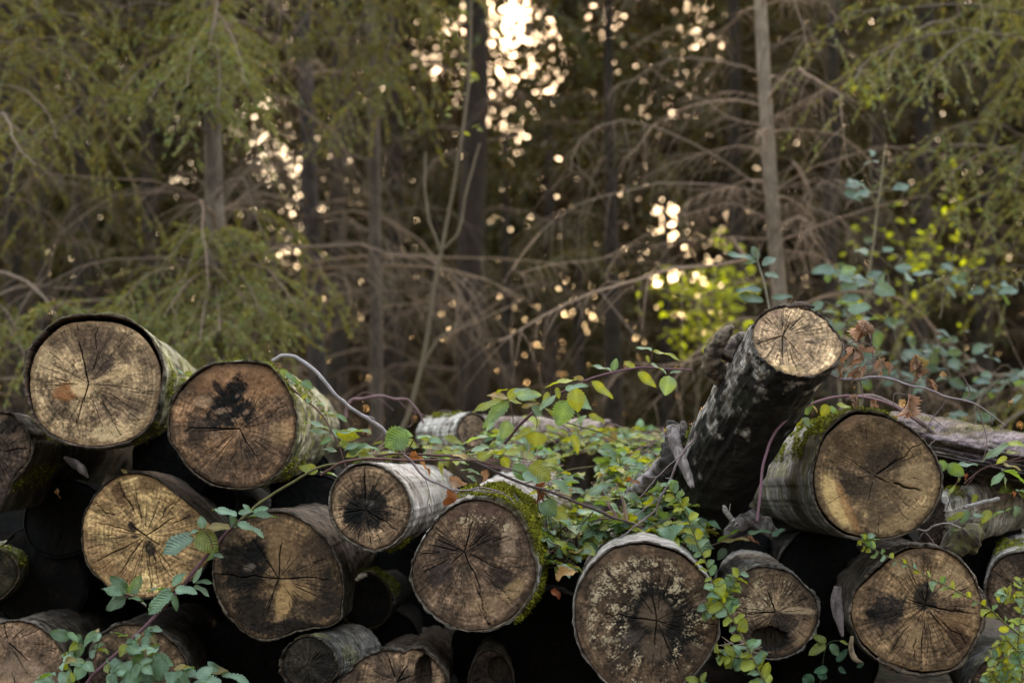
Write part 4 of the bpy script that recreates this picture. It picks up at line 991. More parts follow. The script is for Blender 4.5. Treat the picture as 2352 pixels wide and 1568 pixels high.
# --- on the flank of the black blotted log
root = start('bramble', 'bramble shoot creeping down the flank of the black blotted log', 'bramble', 'C', (300, 600), 4.6, BR)
tb = Tubes(); lv = Leaves(T_BRAM)
cane(tb, 'C', [(170, 520), (280, 620), (420, 730), (520, 850), (600, 990), (680, 1150), (750, 1360)], [4.30, 4.28, 4.26, 4.24], .003, .002, 30, REDB, 12)
for b, t, w, u, c in [((60,330),(270,490),.22,.5,G1),((60,350),(100,430),.7,.3,G2),((240,490),(105,470),.4,.6,G4),((280,460),(400,525),.7,.4,G3),((320,600),(280,640),.8,.3,G2),((360,680),(325,640),.9,.4,G1),((400,690),(540,690),.5,.6,G4),((470,800),(610,775),.4,.6,G4),((560,800),(640,820),.6,.4,G2),((640,800),(760,870),.4,.5,G1),((570,960),(320,850),.3,.7,G4),((570,1000),(325,950),.26,.7,G4),((640,1000),(990,945),.22,.7,G4),((640,990),(880,1050),.5,.3,G2),((590,1050),(470,1110),.5,.4,G3),((650,1190),(500,1150),.4,.7,G4),((680,1080),(800,1160),.6,.3,G2),((450,1400),(250,1340),.55,.4,G2),((470,1400),(690,1440),.45,.6,G1),((650,1130),(760,1080),.5,.4,G2),((720,1180),(900,1100),.6,.4,G4),((740,1250),(980,1150),.3,.5,G2),((780,1220),(930,1100),.6,.4,G1),((480,780),(480,850),.6,.4,G2)]:
    leaf_px(lv, 'C', b, t, 4.27 + random.uniform(-.04, .04), w, u, col=c, fold=.25)
tb.build('stem', M_TWIG, root); lv.build('leaves', M_BRAM, root, 8)
root = start('ivy_shoot', 'two small yellow green leaves caught between the two upper left logs', 'plant', 'L1', (1250, 520), 4.6)
tb = Tubes(); lv = Leaves(T_BRAM)
for b, t, w, u, c in [((1270,500),(1335,520),.6,.4,G2),((1350,505),(1430,475),.5,.5,G2),((1200,480),(1270,500),.4,.6,G4),((1230,545),(1300,570),.5,.5,G2),((1180,500),(1220,540),.5,.5,G2)]:
    leaf_px(lv, 'L1', b, t, 4.5, w, u, col=c)
cane(tb, 'L1', [(1180, 500), (1270, 520), (1350, 510)], [4.52], .0012, .001, 8, OLIVE)
tb.build('stem', M_TWIG, root); lv.build('leaves', M_BRAM, root, 9)

# --- right of the steep log
root = start('bramble', 'bramble with an arching purple cane over the upper right mossy log', 'bramble', 'R1', (520, 1500), 4.3, BR)
tb = Tubes(); lv = Leaves(T_BRAM)
cane(tb, 'R1', [(515, 1520), (545, 1250), (570, 1080), (640, 900), (780, 770), (950, 690), (1150, 660), (1350, 690), (1520, 770), (1640, 850), (1800, 980), (1950, 1100), (2060, 1250)], [4.05, 4.2, 4.5, 4.9, 5.0], .0042, .0045, 60, PURP, 26)
cane(tb, 'R1', [(1940, 1260), (2040, 1180), (2180, 1125), (2330, 1080)], [4.7], .0022, .0016, 14, REDB, 4)
for b, t, w, u, c in [((820,650),(860,790),.9,.3,G1),((800,660),(940,750),.3,.6,G1),((740,700),(790,770),.6,.2,G2),((1000,720),(960,800),.8,.2,G2),((1010,730),(1070,790),.5,.3,G1),((1060,720),(1180,740),.4,.5,G2),((820,800),(770,870),.6,.2,G2),((830,810),(880,870),.8,.3,G4),((700,760),(670,820),.5,.2,G2),((640,960),(480,1060),.55,.5,G1),((620,1000),(640,1050),.7,.4,G4),((700,900),(620,960),.5,.5,G2),((760,880),(700,950),.4,.4,G4),((560,960),(520,900),.5,.4,G2),((880,930),(780,960),.4,.5,G4)]:
    leaf_px(lv, 'R1', b, t, 4.55 + random.uniform(-.1, .1), w, u, col=c, fold=.25)
carpet(lv, tb, [(random.uniform(1735, 1840), random.uniform(955, 1010)) for _ in range(12)], size=(.035, .055))
tb.build('stem', M_TWIG, root); lv.build('leaves', M_BRAM, root, 10)

root = start('bramble', 'bramble at the right edge with toothed leaves over the lilac grey log', 'bramble', 'R3', (1300, 900), 4.75, BR)
tb = Tubes(); lv = Leaves(T_BRAM)
for pts in ([(840, 820), (940, 740), (1030, 640), (1180, 590), (1400, 560)], [(760, 950), (800, 830), (850, 720), (880, 680)], [(950, 1000), (1100, 900), (1250, 830), (1400, 780)], [(820, 1060), (1000, 940), (1180, 980)]):
    cane(tb, 'R3', pts, [4.7], .0016, .0012, 18, REDB, 3)
for b, t, w, u, c in [((1250,440),(1040,555),.3,.6,G4),((1240,440),(1380,440),.5,.5,G2),((1230,540),(1150,590),.5,.3,G2),((1220,510),(1330,500),.3,.6,G2),((740,570),(690,660),.9,.3,G1),((770,600),(895,690),.7,.4,G1),((840,610),(1000,590),.35,.6,G4),((1210,670),(1100,760),.5,.5,G1),((1200,690),(1230,790),.75,.4,G1),((1190,640),(1380,720),.65,.5,G1),((1200,600),(1350,630),.3,.7,G2),((1300,800),(1400,820),.4,.7,G1),((860,700),(850,740),.5,.3,G2),((830,760),(760,850),.3,.3,G2),((980,830),(970,900),.8,.2,G2),((1100,1020),(1250,930),.35,.6,G1),((1300,920),(1300,1015),1.1,.3,G1),((1100,960),(1030,1060),.6,.2,G2),((900,980),(760,1040),.3,.5,G2),((930,960),(870,1060),.5,.4,G1),((1000,1060),(1030,1130),.7,.3,G2),((960,1000),(1050,1000),.5,.6,G4),((820,1090),(820,1180),.6,.3,G3)]:
    leaf_px(lv, 'R3', b, t, 4.65 + random.uniform(-.08, .08), w, u, col=c, fold=.25)
carpet(lv, tb, [(random.uniform(2290, 2370), random.uniform(1010, 1130)) for _ in range(16)], size=(.05, .075), yel=.3)
tb.build('stem', M_TWIG, root); lv.build('leaves', M_BRAM, root, 11)

root = start('bramble', 'dark toothed leaves in the shade between the lichen ringed log and its right neighbour', 'bramble', 'R2', (220, 700), 4.45, BR)
tb = Tubes(); lv = Leaves(T_BRAM)
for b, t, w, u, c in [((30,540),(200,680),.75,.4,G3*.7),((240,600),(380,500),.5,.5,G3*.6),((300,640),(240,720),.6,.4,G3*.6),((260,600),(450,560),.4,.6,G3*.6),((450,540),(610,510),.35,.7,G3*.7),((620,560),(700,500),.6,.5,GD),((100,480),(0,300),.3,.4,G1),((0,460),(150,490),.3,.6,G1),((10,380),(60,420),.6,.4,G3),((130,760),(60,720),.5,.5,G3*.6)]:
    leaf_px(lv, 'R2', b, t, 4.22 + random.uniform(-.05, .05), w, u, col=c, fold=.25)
cane(tb, 'R2', [(0, 600), (130, 640), (300, 590), (520, 530)], [4.25], .002, .0014, 14, DKB, 4)
tb.build('stem', M_TWIG, root); lv.build('leaves', M_BRAM, root, 12)

root = start('ivy_shoot', 'dark green leaves in the deep shade at the bottom, left of the cracked brown log', 'plant', 'R2', (950, 1640), 4.25)
tb = Tubes(); lv = Leaves(T_BRAM)
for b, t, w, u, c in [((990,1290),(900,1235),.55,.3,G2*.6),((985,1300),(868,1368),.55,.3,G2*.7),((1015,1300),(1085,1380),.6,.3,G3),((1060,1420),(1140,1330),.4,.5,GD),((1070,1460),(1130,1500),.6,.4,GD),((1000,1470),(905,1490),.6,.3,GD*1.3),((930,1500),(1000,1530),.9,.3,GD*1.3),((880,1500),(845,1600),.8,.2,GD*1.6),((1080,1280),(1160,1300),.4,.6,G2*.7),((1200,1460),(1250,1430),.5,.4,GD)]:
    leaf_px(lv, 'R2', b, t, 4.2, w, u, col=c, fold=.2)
cane(tb, 'R2', [(930, 1660), (960, 1500), (1000, 1300), (1100, 1270)], [4.22], .0016, .001, 14, (.03, .04, .015))
tb.build('stem', M_TWIG, root); lv.build('leaves', M_BRAM, root, 13)

root = start('ivy_shoot', 'few bright green leaves at the very bottom, just right of the lichen ringed log', 'plant', 'R2', (100, 1640), 4.0)
tb = Tubes(); lv = Leaves(T_BRAM)
for b, t, w, u, c in [((110,1560),(20,1530),.6,.4,G2),((130,1560),(160,1490),.6,.3,G2),((120,1570),(190,1590),.6,.4,G3),((80,1580),(30,1610),.6,.4,G3)]:
    leaf_px(lv, 'R2', b, t, 3.98, w, u, col=c)
cane(tb, 'R2', [(110, 1700), (115, 1640), (120, 1560)], [4.0], .0014, .001, 8, OLIVE)
tb.build('stem', M_TWIG, root); lv.build('leaves', M_BRAM, root, 14)


# --- thin shoots with small leaves
def sprig(label, tag_, path, Ys, n, size, side=(), r0=.0032, extra=None, yel=.5):
    root = start('leafy_shoot', label, 'shoot', tag_, path[0], Ys[0], 'thin leafy shoots in front of the logs')
    tb = Tubes(); lv = Leaves(T_SMALL)
    w = cane(tb, tag_, path, Ys, r0, .0012, 60, OLIVE)
    ws = [w]
    for s in side:
        ws.append(cane(tb, tag_, s, [Ys[-1]], .0016, .0008, 16, OLIVE))
    for j, wv in enumerate(ws):
        m = n if j == 0 else max(5, int(n * .3))
        for k in range(m):
            t = .06 + .94 * (k + random.uniform(0, .5)) / m
            i = min(int(t * (len(wv) - 1)), len(wv) - 1)
            tg = wv[min(i + 1, len(wv) - 1)] - wv[i - 1]; tg /= np.linalg.norm(tg)
            sd = np.cross(tg, TOC) * (1 if k % 2 else -1)
            d = tg * .5 + sd * random.uniform(.5, 1.1) + TOC * random.uniform(-.3, .7) + np.array([0, 0, random.uniform(-.5, .3)])
            sz = size * random.uniform(.6, 1.2) * (1 - .35 * t)
            c = random.choice((G2 * 1.1, G2, G4 * 1.1, G4, G1, G2 * 1.2)) * random.uniform(.85, 1.25)
            lv.add(wv[i], d, UPV * .8 + TOC * .5 + rv(.5), sz, sz * random.uniform(.5, .75), random.uniform(.2, .9), random.uniform(-.1, .5), c, .07)
    tb.build('stem', M_TWIG, root); lv.build('leaves', M_SPRIG, root, len(label))


sprig('thin yellow green shoot standing upright in front of the hollow ended log', 'R2', [(610, 1640), (560, 1540), (480, 1390), (380, 1190), (290, 1040), (230, 920), (170, 760), (90, 570), (10, 370), (-60, 270), (-110, 190)], [3.86, 3.92, 4.0], 54, .047,
      [[(280, 1010), (330, 930), (400, 800)], [(480, 1420), (360, 1390), (230, 1370)], [(330, 1110), (250, 1040), (120, 1090)]])
sprig('long thin shoot slanting across the face of the cracked brown log', 'R2', [(2400, 1300), (2250, 1180), (2100, 1050), (1920, 950), (1740, 860), (1560, 765), (1400, 690), (1300, 635), (1200, 610)], [3.9, 3.95, 4.0], 30, .034, [[(1270, 620), (1280, 590), (1270, 560)]], .0028)
sprig('bushy small leaved shoot in the bottom right corner', 'R2', [(2330, 1700), (2340, 1500), (2310, 1350), (2330, 1150), (2350, 950), (2330, 840)], [3.85, 3.9], 44, .040,
      [[(2330, 1560), (2200, 1430), (2100, 1380)], [(2340, 1500), (2180, 1480), (2060, 1560)], [(2330, 1040), (2250, 960), (2190, 960)], [(2310, 1350), (2230, 1280), (2160, 1320)], [(2250, 1650), (2160, 1540), (2100, 1500)]], .003)

# --- dead twig with curled brown leaves
root = start('dead_twig', 'bare lilac twig with curled brown leaves, reaching right from under the steep log', 'twig', 'R1', (945, 520), 4.2)
tb = Tubes()
LIL = (.24, .19, .20)
cane(tb, 'R1', [(940, 520), (1010, 515), (1090, 540), (1200, 545), (1310, 525), (1430, 540), (1560, 585), (1680, 610), (1800, 660), (1950, 690), (2050, 730), (2130, 790), (2220, 858)], [4.2, 4.15, 4.2], .0052, .0018, 60, LIL)
for pts in ([(1010, 515), (1060, 420), (1110, 335), (1160, 295), (1230, 290), (1300, 315), (1310, 400), (1315, 525)], [(1300, 300), (1303, 230), (1300, 170)], [(1220, 550), (1235, 600), (1245, 660), (1225, 740)], [(1680, 600), (1685, 560), (1680, 530)], [(1955, 690), (1980, 640), (1960, 570), (1920, 515), (1860, 480)], [(1815, 675), (1790, 730), (1720, 820), (1680, 890), (1660, 960)], [(2035, 740), (2060, 820), (2085, 900), (2095, 980), (2070, 1095)], [(1560, 600), (1565, 640), (1540, 660)], [(1310, 390), (1360, 380), (1380, 385)], [(1700, 1000), (1740, 960)], [(2130, 800), (2130, 850)], [(1260, 440), (1310, 440)], [(1540, 650), (1460, 650), (1450, 740)], [(2180, 850), (2190, 890)]):
    cane(tb, 'R1', pts, [4.18], .0021, .0011, 16, (.13, .085, .085), wob=.002)
tb.build('stem', M_TWIG, root)
DB = [((1250,130),(1225,285),.62,3),((1300,160),(1255,270),.5,2),((1180,320),(1130,440),.42,2),((1190,320),(1262,415),.42,2),((1110,430),(1085,565),.36,1),((1215,455),(1135,545),.4,2),((1260,440),(1210,545),.35,1),((1355,390),(1410,500),.5,2),((1610,375),(1575,500),.5,2),((1620,385),(1650,530),.7,2),((1610,440),(1615,575),.6,1),((1685,530),(1720,610),.4,2),((1730,560),(1760,590),.6,1),((1560,650),(1570,810),.62,3),((1195,640),(1185,735),.4,2),((1290,690),(1340,730),.6,2)]
for k, (b, t, w, m) in enumerate(DB):
    lv = Leaves(T_CRUMP)
    for j in range(m):
        o = (random.uniform(-14, 14) * (j > 0), random.uniform(-10, 16) * (j > 0))
        leaf_px(lv, 'R1', (b[0] + o[0], b[1] + o[1]), (t[0] + o[0] * 2, t[1] + o[1]), 4.17 + random.uniform(-.01, .01), w * .75, .1, col=np.array((.29, .185, .13)) * random.uniform(.65, 1.3), fold=random.uniform(.9, 2.2), curl=random.uniform(-.6, .6), jit=.7)
    lv.build('dried_leaf', M_DEAD, root, 100 + k)

# --- sticks
def stick(label, tag_, pts, Ys, r0, r1, col, side=(), n=40):
    root = start('stick', label, 'stick', tag_, pts[0], Ys[0])
    tb = Tubes(); cane(tb, tag_, pts, Ys, r0, r1, n, col, wob=.004)
    for s in side:
        cane(tb, tag_, s, [Ys[-1]], .0017, .0009, 14, col, wob=.002)
    o = tb.build('stick', M_TWIG, None)
    o.location = (0, 0, 0)
    bpy.data.objects.remove(root)
    tag(o, label, 'stick')


stick('grey arched stick bending over beside the black blotted log', 'C', [(-20, 240), (60, 200), (160, 188), (260, 225), (400, 325), (520, 450), (640, 600), (720, 675), (850, 770), (1000, 860), (1100, 930), (1180, 1010)], [4.35, 4.3, 4.4], .0062, .0056, (.27, .235, .245), [[(960, 815), (1030, 840), (1050, 890), (1130, 950), (1110, 1030)]], 60)
stick('reddish arched cane behind the grey arched stick', 'C', [(735, 850), (750, 760), (800, 650), (930, 630), (1100, 605), (1250, 640), (1380, 650), (1480, 740), (1560, 890)], [5.4], .007, .004, (.16, .09, .095), [[(860, 610), (960, 570), (1100, 640), (1240, 760)], [(1300, 660), (1380, 740), (1540, 800), (1620, 820)], [(1180, 985), (1000, 1115)], [(1480, 740), (1430, 910), (1370, 930)]], 50)
stick('bare twig leaning against the dark side of the steep log, over the bramble hollow', 'S', [(440, 1560), (560, 1480), (680, 1380), (780, 1280), (840, 1150), (930, 1000), (980, 870), (1060, 740), (1130, 640), (1175, 560)], [4.2, 4.1, 4.05], .0022, .0036, (.19, .14, .15),
      [[(1060, 730), (980, 640), (880, 590), (700, 570), (480, 505), (270, 440)], [(1050, 750), (920, 860), (790, 980), (640, 960)], [(790, 980), (700, 1100), (620, 1180)], [(840, 1150), (700, 1270), (560, 1360)], [(940, 1000), (870, 990)], [(780, 1280), (790, 1340), (770, 1360)], [(560, 960), (520, 1100), (450, 1180)], [(740, 830), (590, 980), (490, 1130)]], 50)
stick('forked dead twig draped over the small whitish log and the mossy log', 'M1', [(430, 1060), (500, 1130), (580, 1225), (660, 1255), (750, 1300), (850, 1310), (960, 1295), (1100, 1320), (1200, 1400)], [4.16, 4.15, 4.12], .0042, .0016, (.16, .115, .12), [[(580, 1235), (605, 1330), (590, 1430), (595, 1560)], [(605, 1400), (630, 1480), (655, 1520)], [(750, 1300), (830, 1345), (870, 1365)], [(800, 1310), (900, 1310), (990, 1320), (1080, 1310)], [(950, 1300), (1000, 1320), (1120, 1330)]], 50)
stick('short grey stick lying on the pale striated log at the right', 'R3', [(900, 940), (1000, 905), (1170, 875)], [4.62], .006, .007, (.24, .21, .2))
stick('curved bare twig lying behind the top of the cracked brown log', 'R3', [(480, 1100), (590, 1120), (650, 1080), (780, 1065), (930, 1130)], [4.45], .0034, .0026, (.2, .16, .15), [[(590, 1130), (640, 1190), (690, 1260)], [(810, 1070), (740, 1170), (700, 1260)], [(590, 1120), (540, 1180)], [(870, 1140), (960, 1110), (1030, 1180)]])
stick('broken stick poking up beside the foot of the steep log', 'S', [(1560, 1450), (1500, 1370), (1440, 1280)], [4.3], .008, .0085, (.22, .19, .17), [[(1480, 1340), (1500, 1260), (1500, 1240)], [(1440, 1490), (1560, 1390), (1620, 1380)]])
stick('fallen branch lying behind the lilac grey log', 'R3', [(-30, 80), (200, 75), (420, 180), (600, 300), (760, 460), (900, 580), (1050, 760)], [4.9], .008, .008, (.14, .095, .085), [[(700, 420), (640, 440), (600, 470)], [(620, 220), (760, 330), (860, 470)]])

# --- fallen leaves and bark bits
def fallen(label, tag_, b, t, Y, w, col, up=.4, fold=1.1, curl=.5):
    lv = Leaves(T_CRUMP)
    leaf_px(lv, tag_, b, t, Y, w, up, col=np.array(col), fold=fold, curl=curl, jit=.5)
    o = lv.build('fallen_leaf', M_DEAD, None, len(label))
    tag(o, label, 'leaf', 'dry leaves fallen on the pile')


fallen('curled tan dry leaf between the small whitish log and the mossy log', 'M1', (740, 1215), (860, 1290), 4.32, .5, (.36, .24, .17), curl=.5)
fallen('orange brown dry leaf hanging in the gap left of the mossy log', 'M1', (740, 1300), (735, 1430), 4.26, .75, (.30, .11, .035), .1)
fallen('pale folded dry leaf standing on the back of the mossy log', 'M1', (960, 1180), (1000, 1245), 4.62, .9, (.34, .2, .12), .1)
fallen('orange dry leaf right of the moss, on the neighbouring log', 'M1', (1330, 1270), (1390, 1385), 4.45, .8, (.27, .1, .04), .2)
fallen('bright orange leaf lying by the foot of the steep log', 'M1', (1955, 1245), (2058, 1235), 4.4, .3, (.42, .17, .03), .7)
fallen('yellowish dry leaf tucked at the left of the lichen ringed log', 'M2', (1480, 860), (1600, 760), 4.12, .55, (.36, .22, .09), .2)
fallen('rust brown leaf low in the gap left of the lichen ringed log', 'M2', (1440, 930), (1520, 980), 4.2, .5, (.26, .09, .04), .3)
fallen('rust brown leaf in the shade above the hollow ended log', 'R2', (430, 590), (530, 570), 4.35, .5, (.2, .1, .06), .4)
fallen('tiny pale leaf on top of the pale yellow log', 'L2', (880, 125), (825, 90), 4.36, .4, (.32, .30, .12), .3)
fallen('small brown leaf hanging in the black gap left of the pale yellow log', 'L2', (398, 225), (395, 300), 4.45, .35, (.2, .1, .04), .1)
fallen('red brown leaf behind the cracked brown log at the right', 'R3', (880, 680), (930, 720), 4.7, .6, (.28, .09, .04), .3)
fallen('small rust leaf on the striated whitish log at the right edge', 'R3', (1270, 820), (1300, 850), 4.6, .8, (.30, .12, .05), .3)
fallen('dry leaf under the level bramble cane, on the small whitish log', 'M1', (430, 1085), (620, 1085), 4.3, .3, (.38, .17, .06), .5)


def ribbon(name, parent, tag_, pts, Ys, wpx, curl, mat, ca, cb, seed, n=26, m=9, facing=None):
    p = zp(tag_, pts); Y = np.interp(np.linspace(0, 1, len(p)), np.linspace(0, 1, len(Ys)), Ys)
    w = smooth_path(P(p[:, 0], p[:, 1], Y), n)
    wd = np.interp(np.linspace(0, 1, n), np.linspace(0, 1, len(wpx)), wpx) * ZO[tag_][2] * Y.mean() / F * .5
    tg = np.gradient(w, axis=0); tg /= np.linalg.norm(tg, axis=1, keepdims=True)
    nr = np.array(facing if facing is not None else TOC, float)
    sd = np.cross(tg, nr); sd /= np.linalg.norm(sd, axis=1, keepdims=True); nn = np.cross(sd, tg)
    s = np.linspace(-1, 1, m)
    edge = 1 + .35 * (fbm(np.arange(n)[:, None] * .45, s[None] * .6, seed, 3) - .5)
    V = w[:, None] + sd[:, None] * (s[None] * wd[:, None] * edge)[..., None] - nn[:, None] * (curl * s[None] ** 2 * wd[:, None] + .004 * (fbm(np.arange(n)[:, None] * .8, s[None] * 3, seed + 1, 2) - .5))[..., None]
    bk = V - nn[:, None] * .004
    V = np.concatenate([V.reshape(-1, 3), bk.reshape(-1, 3)])
    idx = np.arange(n * m).reshape(n, m)
    q = np.stack([idx[:-1, :-1], idx[:-1, 1:], idx[1:, 1:], idx[1:, :-1]], -1).reshape(-1, 4)
    q2 = q[:, ::-1] + n * m
    bd = np.concatenate([idx[0], idx[1:, -1], idx[-1, ::-1][1:], idx[1:-1, 0][::-1]])
    br = np.roll(bd, -1)
    q3 = np.stack([bd, bd + n * m, br + n * m, br], 1)
    f = fbm(V[:, 0] * 60, V[:, 2] * 25, V[:, 1] * 60 + seed, 3)
    return mesh_np(name, V, [q, q2, q3], mat, parent, mix(ca, cb, sst(.4, .62, f)))


ra, rl_, rj, rc = LOGS['A']['root'], LOGS['L']['root'], LOGS['J']['root'], LOGS['C']['root']
ribbon('bark_flake', ra, 'L1', [(440, 1080), (500, 1120), (560, 1165), (605, 1222)], [4.3], [20, 60, 62, 12], .5, M_BARK, (.10, .075, .07), (.03, .022, .02), 3.1)
ribbon('bark_flake', rl_, 'R1', [(722, 44), (780, 22), (840, 20), (912, 46)], [4.12], [16, 44, 44, 18], .4, M_BARK, (.075, .05, .038), (.03, .022, .018), 4.4, facing=(0, -.75, .65))
ribbon('bark_strip', rl_, 'S', [(950, 470), (960, 580), (985, 700), (1040, 830), (1090, 950), (1135, 1075)], [4.38, 4.3, 4.2], [130, 120, 110, 95, 90, 40], .7, M_BARK, (.20, .165, .16), (.075, .06, .055), 5.2)
ribbon('bark_strip', rj, 'R2', [(1075, 905), (1065, 1000), (1080, 1100), (1105, 1250)], [4.14], [50, 78, 76, 18], .8, M_BARK, (.13, .10, .10), (.05, .04, .04), 6.3)
ribbon('bark_strip', rj, 'R2', [(1170, 1245), (1165, 1330), (1190, 1400), (1245, 1430)], [4.18], [22, 34, 44, 10], .8, M_BARK, (.24, .17, .11), (.1, .07, .05), 7.3)
ribbon('bark_strip', rj, 'R2', [(1340, 1400), (1420, 1450), (1480, 1470), (1560, 1480)], [4.2], [18, 60, 50, 20], .5, M_BARK, (.2, .14, .1), (.07, .05, .04), 8.3, facing=(0, -.9, -.3))
ribbon('bark_flake', LOGS['T']['root'], 'M1', [(640, 790), (700, 760), (760, 765)], [6.2], [12, 34, 12], .6, M_BARK, (.06, .04, .035), (.03, .02, .02), 9.1, facing=(0, -.7, .7))


def gnarl(name, parent, tag_, pts, Ys, rpx, mat, ca, cb, amp, seed, n=40, sides=20):
    """rough knotted piece of wood: a tube with lumps"""
    p = zp(tag_, pts); Y = np.interp(np.linspace(0, 1, len(p)), np.linspace(0, 1, len(Ys)), Ys)
    w = smooth_path(P(p[:, 0], p[:, 1], Y), n)
    r = np.interp(np.linspace(0, 1, n), np.linspace(0, 1, len(rpx)), rpx) * ZO[tag_][2] * Y.mean() / F
    _, u, v = frames(w[None]); u = u[0]; v = v[0]
    a = np.linspace(0, 2 * np.pi, sides, endpoint=False)
    dirs = u[:, None] * np.cos(a)[None, :, None] + v[:, None] * np.sin(a)[None, :, None]
    base = w[:, None] + dirs * r[:, None, None]
    k = fbm(base[..., 0] * 38 + seed, base[..., 1] * 38, base[..., 2] * 38, 3) - .5
    V = w[:, None] + dirs * (r[:, None] * (1 + amp * 2 * k))[..., None]
    idx = np.arange(n * sides).reshape(n, sides); rr = np.roll(idx, -1, 1)
    q = np.stack([idx[:-1], rr[:-1], rr[1:], idx[1:]], -1).reshape(-1, 4)
    V = np.concatenate([V.reshape(-1, 3), w[:1], w[-1:]])
    t1 = np.stack([rr[0], idx[0], np.full(sides, n * sides)], 1); t2 = np.stack([idx[-1], rr[-1], np.full(sides, n * sides + 1)], 1)
    f = fbm(V[:, 0] * 70, V[:, 1] * 70, V[:, 2] * 70 + seed, 3)
    return mesh_np(name, V, [q, t1, t2], mat, parent, mix(ca, cb, sst(.4, .6, f)))


gnarl('broken_stub', rl_, 'R1', [(300, 560), (235, 480), (210, 400), (240, 320), (290, 240), (345, 178)], [4.3, 4.2, 4.15], [80, 74, 66, 58, 46, 16], M_BARK, (.17, .13, .10), (.035, .026, .02), .6, 1.1)
gnarl('broken_stub', rl_, 'R1', [(300, 400), (350, 300), (400, 250), (450, 240)], [4.22, 4.25], [60, 50, 32, 14], M_BARK, (.17, .13, .11), (.04, .03, .025), .5, 2.1)
gnarl('broken_stub', rl_, 'S', [(1010, 560), (930, 480), (890, 440)], [4.5], [70, 55, 20], M_BARK, (.10, .08, .07), (.02, .017, .015), .6, 3.1)
gnarl('broken_stub', rl_, 'S', [(1050, 470), (980, 620), (930, 800), (900, 960), (900, 1080)], [4.66, 4.5, 4.5], [40, 95, 110, 100, 50], M_BARK, (.035, .028, .024), (.008, .007, .006), .7, 3.7, 60, 26)
o = gnarl('bark_lump', None, 'R3', [(760, 1270), (850, 1240), (930, 1190), (990, 1150), (1040, 1180)], [4.32], [30, 85, 110, 75, 30], M_BARK, (.085, .075, .03), (.04, .03, .022), .6, 4.1)
tag(o, 'rough mossy lump of bark wedged between the cracked brown log and the right edge log', 'bark lump')
o = gnarl('bark_lump', None, 'S', [(480, 1150), (600, 1090), (700, 1010), (790, 900), (850, 800)], [4.7, 4.62], [26, 70, 85, 62, 22], M_BARK, (.24, .20, .20), (.06, .05, .045), .55, 5.1)
tag(o, 'grey knotty lump of wood at the foot of the steep log', 'bark lump')
o = gnarl('bark_lump', None, 'R2', [(290, 560), (380, 480), (470, 440), (560, 480), (640, 560)], [4.52], [30, 60, 64, 60, 40], M_BARK, (.19, .16, .16), (.07, .055, .05), .5, 6.1)
tag(o, 'lilac grey strip of bark lying above the hollow ended log', 'bark lump')
o = gnarl('wood_chip', None, 'M2', [(100, 860), (130, 835), (175, 820)], [4.32], [14, 20, 14], M_BARK, (.16, .13, .1), (.1, .08, .06), .4, 7.1)
tag(o, 'small pale wood chip in the dark gap below the small whitish log', 'chip')
root = start('splinter', 'pale splintered wood fibres at the lower left of the hollow ended log', 'splinters', 'R2', (420, 1330), 4.2)
tb = Tubes()
for k in range(22):
    a = (random.uniform(330, 480), random.uniform(1270, 1400)); an = random.uniform(-.9, .4) + math.pi * random.randint(0, 1); ln = random.uniform(60, 150)
    cane(tb, 'R2', [a, (a[0] + ln * math.cos(an), a[1] - ln * math.sin(an))], [4.22, 4.18], .003, .001, 6, (.33, .25, .19), wob=.002)
tb.build('fibres', M_TWIG, root)

# ------------------------------------------------------------------ ground
def build_ground():
    m, nt, out = new_mat('forest_floor')
    L = nt.links.new
    tc = nd(nt, 'ShaderNodeTexCoord')
    n1 = nd(nt, 'ShaderNodeTexNoise', Scale=.7, Detail=5.0); L(tc.outputs['Object'], n1.inputs['Vector'])
    n2 = nd(nt, 'ShaderNodeTexVoronoi', Scale=16.0); L(tc.outputs['Object'], n2.inputs['Vector'])
    cr = nd(nt, 'ShaderNodeValToRGB')
    cr.color_ramp.elements[0].position = .35; cr.color_ramp.elements[0].color = (.025, .018, .011, 1)
    cr.color_ramp.elements[1].position = .7; cr.color_ramp.elements[1].color = (.07, .046, .026, 1)
    L(n1.outputs['Fac'], cr.inputs['Fac'])
    mx = nd(nt, 'ShaderNodeMixRGB', blend_type='MULTIPLY', Fac=.5); L(cr.outputs['Color'], mx.inputs[1]); L(n2.outputs['Color'], mx.inputs[2])
    b = nd(nt, 'ShaderNodeBsdfPrincipled', Roughness=.95); L(mx.outputs['Color'], b.inputs['Base Color'])
    bp = nd(nt, 'ShaderNodeBump', Strength=.8, Distance=.03); L(n2.outputs['Distance'], bp.inputs['Height']); L(bp.outputs['Normal'], b.inputs['Normal'])
    L(b.outputs['BSDF'], out.inputs['Surface'])
    xs = np.concatenate([[-400, -150, -60], np.linspace(-30, 30, 70), [60, 150, 400]]); ys = np.concatenate([[-60, -25, -12], np.linspace(-6, 50, 64), [90, 200, 500]])
    X, Y = np.meshgrid(xs, ys)
    near = np.clip((Y - 8) / 6, 0, 1)
    Z = (fbm(X * .35, Y * .35, 3.0, 3) - .5) * .35 * near - .03
    V = np.stack([X, Y, Z], -1).reshape(-1, 3)
    idx = np.arange(X.size).reshape(X.shape)
    q = np.stack([idx[:-1, :-1], idx[:-1, 1:], idx[1:, 1:], idx[1:, :-1]], -1).reshape(-1, 4)
    o = mesh_np('ground', V, [q], m)
    o['kind'] = 'structure'; o['label'] = 'brown forest floor under the pile and the wood'


build_ground()
CLEAR = [(1165, 50, 130, 120), (600, 300, 90, 110), (690, 520, 70, 110), (1610, 110, 80, 150), (1530, 510, 60, 90), (1580, 660, 100, 60), (1290, 700, 60, 90)]


